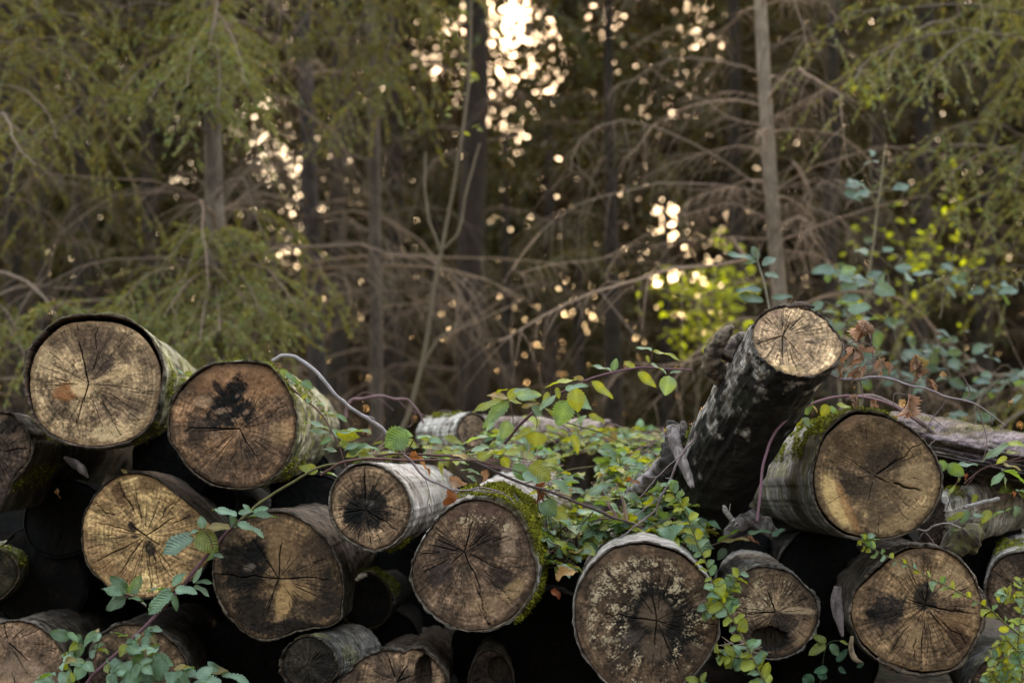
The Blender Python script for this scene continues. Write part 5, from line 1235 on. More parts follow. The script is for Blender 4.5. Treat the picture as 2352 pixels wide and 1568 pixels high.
def clear_mask(V):
    """how open the wood is along a sight line from the clearing"""
    d = V - CAM
    c, s = math.cos(PITCH), math.sin(PITCH)
    yy = d[..., 1] * c + d[..., 2] * s; zz = -d[..., 1] * s + d[..., 2] * c
    px = 1176 + F * d[..., 0] / yy; py = 784 - F * zz / yy
    return px, py


def blades(pos, dr, Ln, Wd, col, seed):
    """pointed slips of foliage; pos,dr (n,3)"""
    r = np.random.default_rng(seed); n = len(pos)
    dr = dr / (np.linalg.norm(dr, axis=1, keepdims=True) + 1e-9)
    sd = np.cross(dr, r.normal(0, 1, (n, 3))); sd /= np.linalg.norm(sd, axis=1, keepdims=True) + 1e-9
    L_ = np.asarray(Ln)[:, None]; W_ = np.asarray(Wd)[:, None]
    V = np.stack([pos, pos + dr * L_ * .5 + sd * W_, pos + dr * L_, pos + dr * L_ * .5 - sd * W_], 1)
    return V.reshape(-1, 3), np.arange(n * 4).reshape(n, 4), np.repeat(col, 4, 0)


def spruce(label, trunk_px, Ytr, r0, height=9.0, z0=.5, nb=50, Lmax=1.8, live=0.0, live_from=99.0, paths=(), seed=1, ntw=13, tl=1.0, bark=(.10, .075, .06), twig=(0.097, 0.066, 0.050),
           needle=(0.059, 0.081, 0.021), nn=10, nlen=.045, droop=.75, rise=.45, sides=5, group='conifers behind the pile', name='spruce_tree', barkvar=.5, az=None, zmax=None, nw=.2, tr=.0024, nj=.55):
    r = np.random.default_rng(seed)
    (xa, ya), (xb, yb) = trunk_px
    a = P(xa, ya, Ytr); b = P(xb, yb, Ytr)
    dirn = (b - a) / (b[2] - a[2])
    base = a - dirn * a[2]; base[2] = -.06
    root = thing(name, label, 'tree', base, group)
    n = 26
    zz = np.linspace(0, height, n)
    w = base + dirn * zz[:, None] + (np.stack([fbm(zz * .7, seed, 1.1, 2), fbm(zz * .7, seed, 2.2, 2), zz * 0], 1) - np.array([.5, .5, 0])) * .05
    rad = r0 * (1.12 - .95 * zz / height) + .006; rad[0] *= 1.3
    tb = Tubes()
    nn_ = 12
    # denser rings round the trunk carry its colour changes
    wt = smooth_path(w, 120); rt = np.interp(np.linspace(0, 1, 120), np.linspace(0, 1, n), rad)
    cv = np.asarray(bark) * (1 - barkvar + 2 * barkvar * fbm(np.arange(120) * .6, seed, 4.0, 3))[:, None]
    tb.add(wt, rt * (1 + .07 * (fbm(np.arange(120) * .9, seed, 6.0) - .5)), 12, cv[None])
    tb.build('trunk', M_TRUNK, root)
    # branches
    zt = zmax or height * .97
    zb = np.sort(r.uniform(z0, zt, nb)); azb = (np.arange(nb) * 2.399 + r.uniform(0, .9, nb)) if az is None else r.uniform(az[0], az[1], nb)
    Lb = Lmax * (1 - .75 * (zb / height) ** 1.3) * r.uniform(.45, 1.1, nb)
    t = np.linspace(0, 1, 10)
    o = np.stack([np.cos(azb), np.sin(azb), 0 * azb], 1)
    st = np.stack([np.interp(zb, zz, w[:, k]) for k in range(3)], 1)
    ri = rise * r.uniform(.3, 1.3, nb); dp = droop * r.uniform(.5, 1.4, nb)
    br = st[:, None] + o[:, None] * (Lb[:, None] * t)[..., None]
    br[..., 2] += Lb[:, None] * (ri[:, None] * t - dp[:, None] * t ** 2.3)
    br = br + (np.stack([fbm(t[None] * 5, np.arange(nb)[:, None] * 3.1, seed + k, 2) for k in range(3)], -1) - .5) * (.16 * Lb[:, None] * t)[..., None]
    br = br + r.normal(0, .009, br.shape) * t[None, :, None]
    isl = (zb > live_from) | (r.random(nb) < live)
    ex = []; exl = []
    for pth in paths:
        pts, Ys, lv_ = pth[0], pth[1], pth[2]
        p = np.asarray(pts, float); Y = np.interp(np.linspace(0, 1, len(p)), np.linspace(0, 1, len(Ys)), Ys)
        pw = P(p[:, 0], p[:, 1], Y)
        cand = np.concatenate([wt] + ex) if ex else wt
        dq = ((cand - pw[0]) ** 2).sum(1); near = cand[np.argmin(dq)]
        if dq.min() > .0004:
            pw = np.concatenate([[near], pw])
        ex.append(smooth_path(pw, 14)); exl.append(lv_)
    if ex:
        ex = [smooth_path(e, 10) for e in ex]
        br = np.concatenate([br, np.stack(ex)]); isl = np.concatenate([isl, np.array(exl, bool)])
        Lb = np.concatenate([Lb, np.linalg.norm(np.stack(ex)[:, -1] - np.stack(ex)[:, 0], axis=1)])
    N = len(br)
    rb = (.0028 + .0058 * np.clip(Lb, .3, 2))[:, None] * (1 - .8 * t)
    tb = Tubes()
    cb = np.asarray(twig) * r.uniform(.6, 1.4, (N, 1))
    tb.add(br, rb, sides, cb)
    # twigs hanging from both sides of each branch
    tj = np.linspace(.14, .99, ntw)[None] + r.uniform(-.03, .03, (N, ntw)); tj = np.clip(tj, 0, .999)
    f = tj * 9; i = f.astype(int); fr = (f - i)[..., None]
    rows = np.arange(N)[:, None]
    p0 = br[rows, i] * (1 - fr) + br[rows, np.minimum(i + 1, 9)] * fr
    tg = br[rows, np.minimum(i + 1, 9)] - br[rows, i]; tg /= np.linalg.norm(tg, axis=-1, keepdims=True) + 1e-9
    sd = np.stack([-tg[..., 1], tg[..., 0], 0 * tg[..., 0]], -1); sd /= np.linalg.norm(sd, axis=-1, keepdims=True) + 1e-9
    sg = np.where((np.arange(ntw) % 2) == 0, 1, -1)[None, :, None]
    d = tg * r.uniform(.2, .9, (N, ntw, 1)) + sd * sg * r.uniform(.3, 1.0, (N, ntw, 1)); d[..., 2] += r.uniform(-.3, .3, (N, ntw))
    ln = np.clip(Lb, .4, 1.8)[:, None] * (.12 + .26 * (1 - tj) + .10) * r.uniform(.4, 1.25, (N, ntw)) * tl
    u = np.linspace(0, 1, 6)
    hang = r.uniform(.25, 1.0, (N, ntw))
    tw = p0[:, :, None] + d[:, :, None] * (ln[..., None] * u)[..., None]
    tw[..., 2] -= ln[..., None] * hang[..., None] * u ** 1.8
    tw = tw.reshape(N * ntw, 6, 3)
    tb.add(tw, (tr * (1 - .7 * u))[None].repeat(N * ntw, 0), 3, np.repeat(cb, ntw, 0) * r.uniform(.7, 1.3, (N * ntw, 1)))
    tb.build('branches', M_TWIG, root)
    # needles
    lv_t = np.repeat(isl, ntw)
    tl_ = tw[lv_t]
    if len(tl_) and nn:
        M = len(tl_)
        s = r.uniform(.05, 1, (M, nn)) * 5; k = np.minimum(s.astype(int), 4); fr = (s - k)[..., None]
        rw = np.arange(M)[:, None]
        p = tl_[rw, k] * (1 - fr) + tl_[rw, k + 1] * fr
        dd = tl_[rw, k + 1] - tl_[rw, k]; dd /= np.linalg.norm(dd, axis=-1, keepdims=True) + 1e-9
        dd = dd + r.normal(0, nj, dd.shape)
        p = p.reshape(-1, 3); dd = dd.reshape(-1, 3)
        tone = fbm(p[:, 0] * 2.2, p[:, 1] * 2.2, p[:, 2] * 2.2, 2)[:, None]
        c = np.asarray(needle) * (.45 + 1.1 * tone) * r.uniform(.7, 1.35, (len(p), 1))
        c[:, 0] *= r.uniform(.8, 1.25, len(p))
        V, q, cc = blades(p, dd, nlen * r.uniform(.6, 1.3, len(p)), nlen * nw * r.uniform(.7, 1.2, len(p)), c, seed)
        mesh_np('crown', V, [q], M_NEEDLE, root, cc, smooth=False)
    return root


def u1(*pts):
    return [(x * .5, y * .5) for x, y in pts]


def u2(*pts):
    return [(1176 + x * .5, y * .5) for x, y in pts]


# slender tree with bare arching branches, right of the middle
T1P = [(u2((1140,920),(1040,870),(840,870),(700,850)), [9, 8.8], 0), (u2((1160,900),(1040,860),(700,840),(530,880),(380,910),(230,980),(130,1070)), [9, 8.7, 8.4], 0),
       (u2((1160,580),(1000,540),(880,460),(800,440)), [9, 9.4], 0), (u2((1100,830),(900,700),(700,600),(490,550),(350,610),(280,700),(270,800)), [9, 8.6, 8.3], 0),
       (u2((1140,690),(1040,670),(900,700),(700,760),(600,830)), [9, 9.3], 0), (u2((1220,550),(1400,450),(1640,320)), [9, 8.7], 0), (u2((1220,530),(1420,420),(1560,330)), [9, 9.2], 0),
       (u2((1210,880),(1340,790),(1500,730),(1700,680),(1860,680),(2000,720),(2200,760)), [9, 8.6], 0), (u2((1250,1100),(1450,1020),(1700,940),(1880,900)), [9, 9.2], 0),
       (u2((1240,990),(1330,900),(1450,830),(1530,840),(1570,920)), [9, 8.3], 0), (u2((1290,740),(1370,870),(1350,1040),(1340,1340)), [8.7, 8.5], 0),
       (u2((1380,950),(1480,990),(1560,1070),(1580,1200)), [8.8, 8.5], 0), (u2((1200,960),(1300,930),(1380,950)), [9, 8.8], 0), (u2((1150,990),(1000,930),(860,970),(740,1000)), [9, 8.6], 0),
       (u2((1130,1100),(980,1090),(800,1100),(640,1130)), [9, 8.8], 0), (u2((1080,1215),(800,1220),(600,1280),(350,1350),(200,1420),(60,1500),(-60,1570)), [8.8, 8.2, 7.8], 0),
       (u2((430,1290),(470,1190),(560,1110),(700,1030)), [8.4], 0), (u2((1250,1150),(1400,1170),(1500,1240)), [9, 8.8], 0), (u2((1170,1000),(1155,870),(1140,780)), [8.9], 0),
       (u2((0,1250),(200,1210),(400,1190),(520,1130)), [8.4], 0), (u2((1150,450),(1000,420),(900,440)), [9, 9.2], 0), (u2((560,260),(620,180),(720,130),(760,140)), [9, 9.1], 0), (u2((590,1560),(580,1400),(600,1290)), [8], 0)]
spruce('slender spruce with a thin grey trunk and bare arching brown branches, behind the steep log', ((1785, 640), (1752, 0)), 9.0, .048, 8.5, z0=1.3, nb=34, Lmax=1.5, paths=T1P, seed=3, ntw=30, tl=.85, bark=(.22, .17, .13), twig=(0.223, 0.148, 0.101), live_from=5.0, nn=6, zmax=5.5)

# leafy green spruce at the left
T2P = [([(490,110),(420,70),(330,60),(250,110)], [9, 8.5], 1), ([(490,100),(400,110),(320,160),(270,230)], [9, 8.3], 1), ([(490,60),(560,70),(620,110)], [9, 8.6], 1), ([(490,60),(440,20),(380,30)], [9, 8.8], 1),
       ([(490,120),(420,140),(370,190),(340,240)], [9, 8.0], 1), ([(490,130),(540,150),(570,200),(590,250)], [9, 8.2], 1), ([(490,110),(480,170),(470,240)], [9, 7.9], 1),
       ([(490,90),(500,110),(505,180),(500,250)], [8.6, 7.7], 1), ([(490,30),(470,60),(440,120),(430,200)], [8.8, 7.9], 1), ([(490,20),(520,60),(550,130),(560,190)], [8.8, 7.9], 1), ([(490,-40),(500,0),(490,60),(480,110)], [8.8, 8.0], 1), ([(490,640),(470,700),(460,780)], [8.8, 7.6], 1), ([(495,580),(500,540),(490,530),(480,560)], [9, 8.2], 1), ([(495,580),(520,540),(540,525),(570,550)], [9, 8.4], 1), ([(495,580),(460,540),(430,530)], [9, 8.4], 1), ([(495,610),(600,610),(650,660),(685,710)], [9, 8.2], 1), ([(495,610),(400,610),(330,640),(270,700)], [9, 8.2], 1),
       ([(495,620),(440,640),(380,720)], [9, 7.9], 1), ([(495,620),(560,640),(600,720)], [9, 7.9], 1), ([(495,700),(400,690),(320,740),(290,790)], [9, 8.1], 1), ([(495,700),(580,700),(640,760)], [9, 8.3], 1), ([(495,640),(500,690),(505,760)], [9, 7.7], 1),
       ([(380,700),(250,690),(150,695),(130,705)], [8.6, 7.6], 1), ([(380,730),(280,720),(200,715)], [8.6, 7.7], 1), ([(495,780),(440,790),(400,830)], [9, 8.3], 1), ([(495,770),(560,800),(580,840)], [9, 8.3], 1),
       ([(485,475),(380,420),(230,410),(100,400),(50,430)], [9, 8.6], 0), ([(485,480),(350,430),(180,470),(140,530)], [9, 8.6], 0), ([(490,440),(560,370),(620,310),(700,260)], [9, 8.8], 0), ([(495,500),(600,420),(720,340)], [9, 9.4], 0), ([(485,440),(440,400),(410,400)], [9, 8.8], 0)]
spruce('spruce with pale green drooping sprays and a bare grey trunk, behind the leftmost logs', ((500, 620), (482, 0)), 9.0, .062, 9.0, z0=.7, nb=70, Lmax=1.7, live=.16, live_from=3.9, paths=T2P, seed=4, ntw=22, bark=(.15, .12, .10), twig=(0.187, 0.126, 0.090), needle=(0.164, 0.175, 0.059), nn=42, nlen=.046, nw=.13, nj=.32)

# green spruces at both edges
T6P = [([(2440,60),(2250,10),(2080,20),(1960,30),(1900,60)], [8.8, 8.2], 1), ([(2440,120),(2250,70),(2100,90),(2000,130),(1960,190)], [8.8, 8.0], 1), ([(2440,60),(2300,-20),(2100,-30),(1930,0)], [8.8, 8.4], 1), ([(2200,40),(2120,60),(2050,120),(2040,200)], [8.6, 8.0], 1), ([(2250,70),(2180,120),(2120,190)], [8.4, 7.8], 1),
       ([(2440,380),(2330,300),(2240,280),(2170,300),(2130,340)], [8.8, 8.1], 1), ([(2440,400),(2350,340),(2260,350),(2180,400)], [8.8, 8.0], 1), ([(2440,330),(2380,240),(2310,230)], [8.8, 8.2], 1), ([(2440,500),(2340,440),(2250,450),(2180,500)], [8.8, 8.2], 1), ([(2380,300),(2350,360),(2330,440)], [8.4, 7.9], 1),
       ([(2440,170),(2300,150),(2190,145)], [8.8, 8.5], 0), ([(2440,640),(2300,560),(2180,500),(2100,470)], [8.8, 8.4], 0)]
spruce('spruce leaning in from the right edge with light green sprays across the upper right corner', ((2470, 640), (2480, 0)), 8.8, .075, 9.0, z0=.8, nb=56, Lmax=2.0, live=.4, live_from=3.0, paths=T6P, seed=5, ntw=17, twig=(0.158, 0.112, 0.083), needle=(0.164, 0.175, 0.063), nn=42, nlen=.046, nw=.13, nj=.32)
T7P = [([(-70,160),(60,120),(160,130),(230,190)], [8.8, 8.2], 1), ([(-70,200),(40,200),(110,260),(130,320)], [8.8, 8.0], 1), ([(-70,100),(50,40),(150,30),(240,60)], [8.8, 8.4], 1), ([(-70,300),(10,280),(60,310)], [8.8, 8.2], 1), ([(-70,700),(0,700),(40,760)], [8.8, 8.2], 1), ([(-70,760),(0,740),(50,800),(60,860)], [8.8, 8.0], 1), ([(-70,40),(60,-10),(200,0),(300,20)], [8.8, 8.6], 1), ([(-70,110),(80,90),(200,80)], [8.8, 7.9], 1)]
spruce('spruce at the left edge with yellowish green sprays hanging over the upper left corner', ((-90, 640), (-100, 0)), 8.8, .07, 9.0, z0=.8, nb=64, Lmax=2.1, live=.2, live_from=3.1, paths=T7P, seed=6, ntw=17, twig=(0.173, 0.119, 0.086), needle=(0.164, 0.171, 0.056), nn=42, nlen=.046, nw=.13, nj=.32)
# tall spruce whose green boughs hang at the upper middle
T8P = [([(760,-120),(720,0),(690,60),(660,90)], [10, 9.6], 1), ([(840,-120),(800,-20),(760,50),(720,90)], [10, 9.6], 1), ([(860,-100),(900,20),(890,120),(860,180)], [10, 9.7], 1), ([(860,-60),(820,80),(800,180),(770,240)], [10, 9.6], 1), ([(880,-80),(960,0),(990,60)], [10, 9.8], 1), ([(870,60),(900,180),(880,260)], [10, 9.6], 1), ([(870,100),(960,140),(1010,210)], [10, 9.8], 1), ([(860,120),(780,160),(730,220)], [10, 9.6], 1), ([(880,160),(960,220),(980,300)], [10, 9.8], 1), ([(865,200),(800,250),(760,330)], [10, 9.6], 1)]
spruce('spruce with olive boughs at the top, left of the big dark trunk', ((860, 640), (855, 0)), 10.6, .045, 9.5, z0=2.6, nb=20, Lmax=1.6, live=.7, live_from=3.4, paths=T8P, seed=7, ntw=15, needle=(0.154, 0.154, 0.049), nn=36, nlen=.048, nw=.14, nj=.35, twig=(0.158, 0.108, 0.072))

# bare trees of the middle distance
T5P = [(u1((1400,1220),(1600,1180),(1900,1180),(2351,1190),(2600,1220)), [11, 10], 0), (u1((1400,990),(1600,1020),(1750,1090),(1880,1200),(1950,1330)), [11.5, 10.5], 0), (u1((1400,1240),(1700,1220),(2000,1230),(2250,1290),(2400,1380)), [11, 9.8], 0), (u1((1400,1180),(1620,1250),(1740,1330),(1790,1450)), [11, 10], 0), (u1((1420,1240),(1500,1280),(1490,1380),(1440,1460)), [11, 10.6], 0), (u1((1400,1000),(1500,930),(1700,880),(1850,780)), [11.5, 11], 0), (u1((1400,1300),(1560,1260),(1610,1380),(1580,1480)), [11, 10.2], 0), (u1((2000,1560),(2200,1450),(2350,1340),(2500,1280)), [9, 9.6], 0), (u1((2060,1560),(2130,1420),(2250,1300)), [9.4], 0), (u1((1400,1100),(1300,1080),(1180,1120),(1100,1200)), [11.5, 11], 0)]
spruce('dead spruce with drooping bare brown branches, between the pale green spruce and the dark trunk', ((722, 640), (700, 0)), 11.5, .075, 9.0, z0=.8, nb=60, Lmax=1.8, paths=T5P, seed=8, ntw=28, bark=(.05, .04, .038), twig=(0.180, 0.119, 0.076), live_from=4.6, nn=6, zmax=6)
spruce('big dark straight trunk rising to the bright gap at the top of the picture', ((1085, 640), (1092, 0)), 14.0, .135, 15, z0=1.5, nb=70, Lmax=2.0, live_from=5.2, seed=9, ntw=24, bark=(.035, .024, .018), twig=(0.108, 0.067, 0.045), nn=7, nlen=.06)
mid = [((1165, 1165), 17, .10, 'dark'), ((1262, 1258), 18, .12, 'dark'), ((1405, 1400), 12.5, .085, 'dark'), ((1330, 1335), 20, .12, 'dark'), ((1690, 1685), 16, .09, 'dark'), ((1905, 1915), 15, .08, 'dark'),
       ((32, 18), 13, .085, 'dark'), ((190, 180), 16, .11, 'dark'), ((345, 340), 19, .12, 'dark'), ((600, 596), 20, .12, 'dark'), ((905, 900), 19, .12, 'dark'), ((2110, 2125), 16, .11, 'dark'), ((2260, 2280), 19, .13, 'dark'), ((1530, 1532), 21, .12, 'dark'), ((1000, 1000), 21, .12, 'dark'), ((780, 776), 16, .09, 'dark'), ((2010, 2020), 20, .12, 'dark'), ((90, 80), 20, .12, 'dark'), ((450, 446), 15, .08, 'dark')]
MIDLAB = ['dark trunk just right of the big central trunk, deep in the wood', 'dark trunk below the bright gap, second to the right of the big central trunk', 'dark trunk standing nearest behind the rising bramble cane', 'faint trunk deep in the wood between the bramble cane and the central trunk', 'dark trunk close to the left of the slender grey trunk', 'dim trunk to the right of the slender grey trunk', 'dark trunk close to the left edge of the picture', 'dim trunk above the topmost left log', 'faint trunk behind the sprays of the pale green spruce, on their left', 'faint trunk beside the bright flecks, right of the pale green spruce', 'dim trunk left of the big central trunk', 'dim trunk behind the bluish saplings at the right', 'faint trunk behind the upper right green sprays', 'faint trunk beside the yellow backlit leaves', 'faint trunk left of and behind the big central trunk', 'dim trunk just right of the dead brown spruce', 'faint trunk deep in the wood, right of the slender grey trunk', 'faint trunk deep in the wood at the far left', 'dim trunk hidden close behind the pale green spruce']
SHORT = (0, 1, 2, 3, 13, 14)
for k, ((xa, xb), Y, r_, kk) in enumerate(mid):
    if k in (9, 18):
        continue
    spruce(MIDLAB[k], ((xa, 640), (xb, 0)), Y, r_, (13 + (k % 4)) if k not in SHORT else 4.6 + (k % 3) * .5, z0=.7, nb=64 if k not in SHORT else 34, Lmax=1.9, live=.15, live_from=2.5 + (k % 3) * .5, seed=30 + k, ntw=16, tr=.0034, bark=(.032, .023, .017), twig=(0.083, 0.050, 0.026), needle=(0.049, 0.042, 0.010), nn=12, nlen=.075, nw=.2, sides=4)

# ------------------------------------------------------------------ far wood seen as one mass
def far_wood():
    r = np.random.default_rng(5)
    blobs = [(1165, 50, 75, 90, 1.5), (1150, 110, 150, 130, 2.0), (1060, 130, 150, 110, 2.2), (1240, 130, 80, 150, 2.0), (600, 290, 66, 95, 1.9), (650, 365, 66, 75, 1.9), (690, 480, 46, 60, 2.0), (690, 580, 60, 55, 1.8), (785, 400, 55, 60, 2.6), (790, 490, 45, 40, 2.4),
             (1595, 60, 46, 90, 2.2), (1640, 130, 50, 110, 2.6), (1590, 180, 40, 60, 2), (1530, 500, 40, 62, .95), (1570, 540, 50, 50, 1.9), (1560, 640, 75, 30, .95), (1600, 705, 100, 70, 2.3), (1305, 690, 45, 60, 2.2), (1270, 790, 60, 110, 2.8), (1000, 730, 30, 80, 2.5),
             (1390, 60, 60, 70, 2.3), (1180, 330, 40, 60, 2.4), (1350, 720, 30, 60, 2.6), (1525, 250, 60, 60, 2.2), (1130, 240, 60, 70, 2.1), (540, 330, 30, 50, 2.5), (730, 620, 40, 30, 2.4), (1640, 560, 40, 60, 2.4), (1180, 480, 60, 80, 3.0), (2080, 440, 20, 40, 2.6), (1440, 440, 30, 30, 2.8), (1190, 700, 60, 120, 3.0), (1860, 720, 60, 60, 3.0), (1370, 800, 60, 60, 3.0)]
    Vs, Qs, Cs, off = [], [], [], 0
    for (Y0, Y1, sz, n_base, amp) in [(30, 40, .23, 3.3, .6), (25, 32, .14, 2.7, 1.0), (22, 28, .09, 1.5, 1.0)]:
        Ym = (Y0 + Y1) / 2
        wx = .62 if sz > .1 else .47
        x0, x1, z0, z1 = -wx * Ym, wx * Ym, -.1, (.52 if sz > .1 else .42) * Ym
        area = (x1 - x0) * (z1 - z0)
        fa = sz * sz * .34 * .62
        n = int(n_base * area / fa * 1.15)
        p = np.stack([r.uniform(x0, x1, n), r.uniform(Y0, Y1, n), r.uniform(z0, z1, n)], 1)
        px, py = clear_mask(p)
        keep = np.ones(n)
        for (cx, cy, rx, ry, dn) in blobs:
            q = np.hypot((px - cx) / rx, (py - cy) / ry) + .5 * (fbm(px / 28, py / 28, cx, 3) - .5)
            dn = dn if dn < 1.6 else min(dn * 1.6, 6.3)
            keep = np.minimum(keep, (dn / 6.5) + (1 - dn / 6.5) * sst(.7, 1.15, q))
        keep *= .80 + .35 * sst(.35, .6, fbm(px / 70, py / 70, 1.0, 3))
        ok = r.random(n) < keep
        p = p[ok]; n = len(p)
        tone = fbm(p[:, 0] * .5, p[:, 1] * .3, p[:, 2] * .5, 3)
        t2 = fbm(p[:, 0] * .9 + 40, p[:, 1] * .3, p[:, 2] * .45, 3)
        c = mix((.050, .030, .014), (.044, .040, .010), sst(.42, .62, t2)) * (.12 + 2.6 * sst(.2, .85, tone))[:, None] * r.uniform(.6, 1.4, (n, 1))
        d = r.normal(0, 1, (n, 3)); d[:, 2] -= .5
        V, q, cc = blades(p, d, sz * r.uniform(.7, 1.5, n), sz * .34 * r.uniform(.6, 1.3, n), c, 3)
        Vs.append(V); Qs.append(q + off); Cs.append(cc); off += len(V)
    o = mesh_np('far_wood', np.concatenate(Vs), [np.concatenate(Qs)], M_FAR, None, np.concatenate(Cs), smooth=False)
    tag(o, 'far brown and olive wood mass pierced by bright flecks of sky', 'wood', kind='stuff')


far_wood()

# ------------------------------------------------------------------ saplings and broad leaved growth
def sapling(label, stems, leaves, Y, size, col, mat, r0=.008, scol=(.15, .12, .08), name='sapling', tmpl=T_PLAIN, up=.55, wr=.55):
    b = stems[0][0]
    base = P(b[0], b[1], Y); base[2] = 0.0
    root = thing(name, label, 'sapling', base)
    tb = Tubes(); lv = Leaves(tmpl)
    for k, s in enumerate(stems):
        w = cane(tb, 'F', s, [Y], r0 * (1 if k == 0 else .6), r0 * .45, 30, scol, wob=.01)
        if k == 0 and w[0][2] > .02:
            e = w[0].copy(); e[2] = -.02
            tb.add(smooth_path([e, (e + w[0]) / 2 + np.array([.02, 0, 0]), w[0]], 12), r0 * 1.1, 7, scol)
    Vs_ = np.concatenate(tb.V)
    for (cx, cy, sx, sy, n) in leaves:
        for j in range(n):
            x = random.gauss(cx, sx); y = random.gauss(cy, sy)
            Yl = Y + random.uniform(-.5, .5)
            a = random.uniform(0, 6.28)
            sz = size * random.uniform(.6, 1.3)
            p_ = P(x, y, Yl); q_ = Vs_[np.argmin(((Vs_ - p_) ** 2).sum(1))]
            if j % 2 == 0 or n < 10:
                tb.add(smooth_path([q_, (p_ + q_) / 2 + rv(.03), p_], 6), .0016, 4, scol)
                Vs_ = np.concatenate([Vs_, [p_]])
            lv.add(p_, np.array([math.cos(a), -.3 + .5 * math.sin(a), random.uniform(-.5, .2)]), UPV * up + TOC * (1 - up) + rv(.3), sz, sz * wr, random.uniform(.1, .4), random.uniform(0, .3), np.asarray(col) * random.uniform(.7, 1.3))
    tb.build('stem', M_TWIG, root)
    lv.build('leaves', mat, root, len(label))


PS = (.13, .097, .062)
sapling('thin pale forked sapling stem left of the big central trunk', [[(925, 985), (945, 930), (975, 820), (1000, 640), (1040, 430), (1065, 280), (1080, 150), (1085, 0)], [(1012, 575), (985, 500), (975, 430), (980, 350)], [(1012, 575), (1050, 540), (1070, 440), (1105, 330)], [(945, 930), (990, 800), (1060, 740)]], [(1060, 220, 30, 60, 14)], 8.0, .05, G2, M_SPRIG, .015, PS)
root = thing('sapling', 'young shoot with six bluish green leaves peeping up behind the top of the steep log', 'sapling', P(1772, 760, 5.6))
tb = Tubes(); lv = Leaves(T_PLAIN)
cane(tb, 'U2', [(1200, 1560), (1180, 1400), (1160, 1300), (1130, 1210), (1125, 1150)], [5.6], .0055, .0035, 20, (.2, .17, .13))
BL = np.array((.105, .165, .14))
for b, t, w in [((1120,1195),(990,1155),.35),((1130,1190),(1105,1130),.7),((1150,1220),(1210,1180),.85),((1160,1260),(1225,1265),.75),((1150,1330),(1030,1325),.4),((1155,1385),(1040,1350),.45),((1190,1370),(1290,1355),.35),((1125,1200),(1065,1208),.4)]:
    leaf_px(lv, 'U2', b, t, 5.6, w, .5, col=BL, jit=.1, fold=.2)
tb.build('stem', M_TWIG, root); lv.build('leaves', M_SPRIG, root, 31)
sapling('blue green sapling with large leaves behind the steep log, on its right', [[(1925, 790), (1950, 730), (1990, 690), (2010, 640)], [(1950, 730), (1930, 650)]], [(1935, 625, 25, 10, 5), (1995, 655, 26, 18, 10), (2030, 655, 16, 8, 3), (1935, 700, 20, 26, 9), (1905, 730, 14, 20, 5), (1980, 740, 30, 30, 7)], 6.6, .10, BL, M_SPRIG, .007)
sapling('tall thin stem with sparse bluish leaves, right of the slender grey trunk', [[(1975, 860), (1996, 630), (2015, 480), (2036, 330)]], [(1985, 445, 24, 16, 6), (2050, 450, 16, 14, 3), (2030, 365, 20, 12, 3), (2010, 560, 34, 10, 4), (2060, 630, 30, 10, 5)], 7.0, .085, BL * .9, M_SPRIG, .008, (.2, .16, .10))
sapling('low bluish shrub behind the dead twig at the right', [[(2090, 900), (2100, 830), (2130, 780)], [(2090, 900), (2160, 830)]], [(2100, 800, 50, 24, 22), (2170, 790, 40, 24, 12), (2080, 860, 50, 24, 14), (1990, 850, 50, 30, 14), (2150, 870, 40, 20, 8)], 7.2, .085, BL * .75, M_SPRIG, .006)
sapling('leafy shoot with pale leaf tips at the right edge above the lilac grey log', [[(2240, 930), (2290, 870), (2330, 850)], [(2160, 730), (2180, 620), (2200, 560)]], [(2330, 865, 26, 24, 14), (2280, 890, 26, 20, 9), (2320, 660, 24, 10, 6), (2185, 610, 26, 24, 7), (2220, 960, 40, 12, 8)], 6.8, .08, BL * .8, M_SPRIG, .005)
YL = np.array((.31, .36, .04))
sapling('backlit beech sapling glowing yellow green in the gap left of the slender grey trunk', [[(1600, 950), (1610, 800), (1590, 650)], [(1610, 800), (1660, 700)]], [(1575, 650, 40, 20, 90), (1640, 670, 34, 24, 80), (1600, 730, 50, 40, 110), (1660, 740, 34, 36, 90), (1690, 640, 30, 40, 40), (1660, 555, 14, 10, 14), (1630, 770, 40, 16, 30)], 13.0, .075, YL, M_BACKLIT, .01)
sapling('sparse sapling with scattered glowing yellow leaves, right of the slender grey trunk', [[(2070, 950), (2060, 800), (2080, 600), (2000, 400)]], [(2110, 590, 12, 12, 18), (2060, 540, 50, 40, 22), (2150, 630, 70, 60, 46), (2000, 640, 70, 70, 46), (2200, 480, 60, 60, 24), (1990, 215, 16, 20, 16), (1955, 190, 5, 5, 4), (2160, 560, 40, 30, 12), (1960, 740, 60, 30, 16), (1870, 760, 40, 30, 14)], 12.0, .07, YL * .8, M_BACKLIT, .01)

# ------------------------------------------------------------------ light
SUN_EL = math.radians(27); SUN_AZ = math.radians(3)       # azimuth from +Y towards +X
w = bpy.data.worlds.new('World'); scene.world = w; w.use_nodes = True
nt = w.node_tree
for n_ in list(nt.nodes):
    nt.nodes.remove(n_)
sky = nt.nodes.new('ShaderNodeTexSky'); sky.sky_type = 'NISHITA'; sky.sun_disc = False
sky.sun_elevation = SUN_EL; sky.sun_rotation = SUN_AZ
sky.air_density = 1.0; sky.dust_density = .8; sky.ozone_density = 1.0; sky.altitude = 100
bg = nt.nodes.new('ShaderNodeBackground'); bg.inputs['Strength'].default_value = .15
wo = nt.nodes.new('ShaderNodeOutputWorld')
# the wood is exposed for the shade: the whole sky is scaled up, a little warmed
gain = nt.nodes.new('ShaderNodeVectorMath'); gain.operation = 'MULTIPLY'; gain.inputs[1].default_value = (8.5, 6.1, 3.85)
nt.links.new(sky.outputs[0], gain.inputs[0])
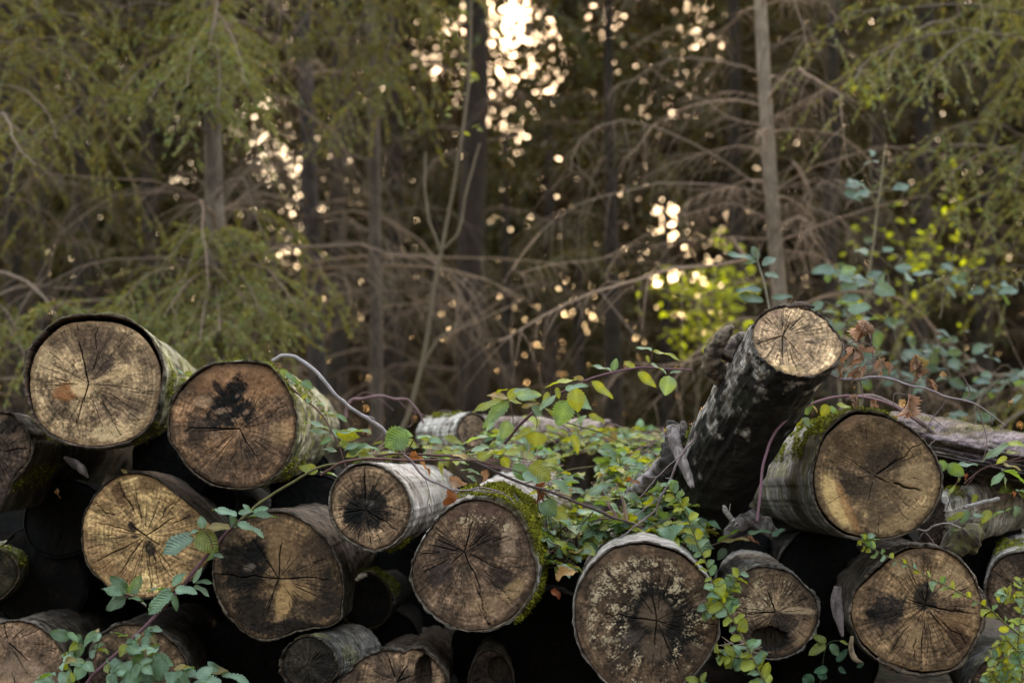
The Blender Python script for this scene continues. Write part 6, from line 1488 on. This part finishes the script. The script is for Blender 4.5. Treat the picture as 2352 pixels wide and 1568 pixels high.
# sky darkened low behind the camera, added to keep the pile's gaps black
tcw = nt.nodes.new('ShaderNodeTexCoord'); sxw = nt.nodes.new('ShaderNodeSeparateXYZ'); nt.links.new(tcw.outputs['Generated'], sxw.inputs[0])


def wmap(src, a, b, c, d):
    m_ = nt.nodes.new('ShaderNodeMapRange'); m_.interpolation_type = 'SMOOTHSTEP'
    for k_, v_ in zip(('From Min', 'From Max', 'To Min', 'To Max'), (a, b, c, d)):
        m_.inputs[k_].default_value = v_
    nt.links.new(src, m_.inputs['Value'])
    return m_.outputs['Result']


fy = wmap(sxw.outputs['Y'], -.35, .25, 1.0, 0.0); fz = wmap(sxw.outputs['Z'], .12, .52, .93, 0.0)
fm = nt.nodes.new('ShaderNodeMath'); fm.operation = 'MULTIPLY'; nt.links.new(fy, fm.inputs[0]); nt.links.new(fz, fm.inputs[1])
fi = nt.nodes.new('ShaderNodeMath'); fi.operation = 'SUBTRACT'; nt.links.new(wmap(sxw.outputs['Z'], .35, .95, 1.0, 2.9), fi.inputs[0]); nt.links.new(fm.outputs[0], fi.inputs[1])  # overhead sky boost, added to brighten the log tops
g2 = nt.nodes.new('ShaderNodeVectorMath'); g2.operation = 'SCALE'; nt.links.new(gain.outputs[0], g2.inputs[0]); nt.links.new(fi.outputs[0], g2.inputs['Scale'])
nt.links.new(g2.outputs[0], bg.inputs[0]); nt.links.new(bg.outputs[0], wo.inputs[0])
sl = bpy.data.lights.new('sun', 'SUN'); sl.energy = 4.5; sl.angle = math.radians(3); sl.color = (1, .90, .76)
so = bpy.data.objects.new('sun', sl); COL.objects.link(so)
sd = Vector((math.sin(SUN_AZ) * math.cos(SUN_EL), math.cos(SUN_AZ) * math.cos(SUN_EL), math.sin(SUN_EL)))
so.rotation_euler = sd.to_track_quat('Z', 'Y').to_euler()
so.location = (0, 20, 20)

# ------------------------------------------------------------------ camera
cd = bpy.data.cameras.new('camera'); cd.lens = 50; cd.sensor_width = 36; cd.clip_end = 2000; cd.clip_start = .05
co = bpy.data.objects.new('camera', cd); COL.objects.link(co)
co.location = CAM; co.rotation_euler = (math.pi / 2 + PITCH, 0, 0)
cd.dof.use_dof = True; cd.dof.focus_distance = 4.22; cd.dof.aperture_fstop = 1.9
scene.camera = co
scene.view_settings.view_transform = 'Standard'; scene.view_settings.look = 'None'; scene.view_settings.exposure = 0
scene.render.engine = 'CYCLES'
cy = scene.cycles
cy.use_denoising = True; cy.max_bounces = 7; cy.diffuse_bounces = 3; cy.glossy_bounces = 2; cy.transmission_bounces = 3; cy.sample_clamp_indirect = 6
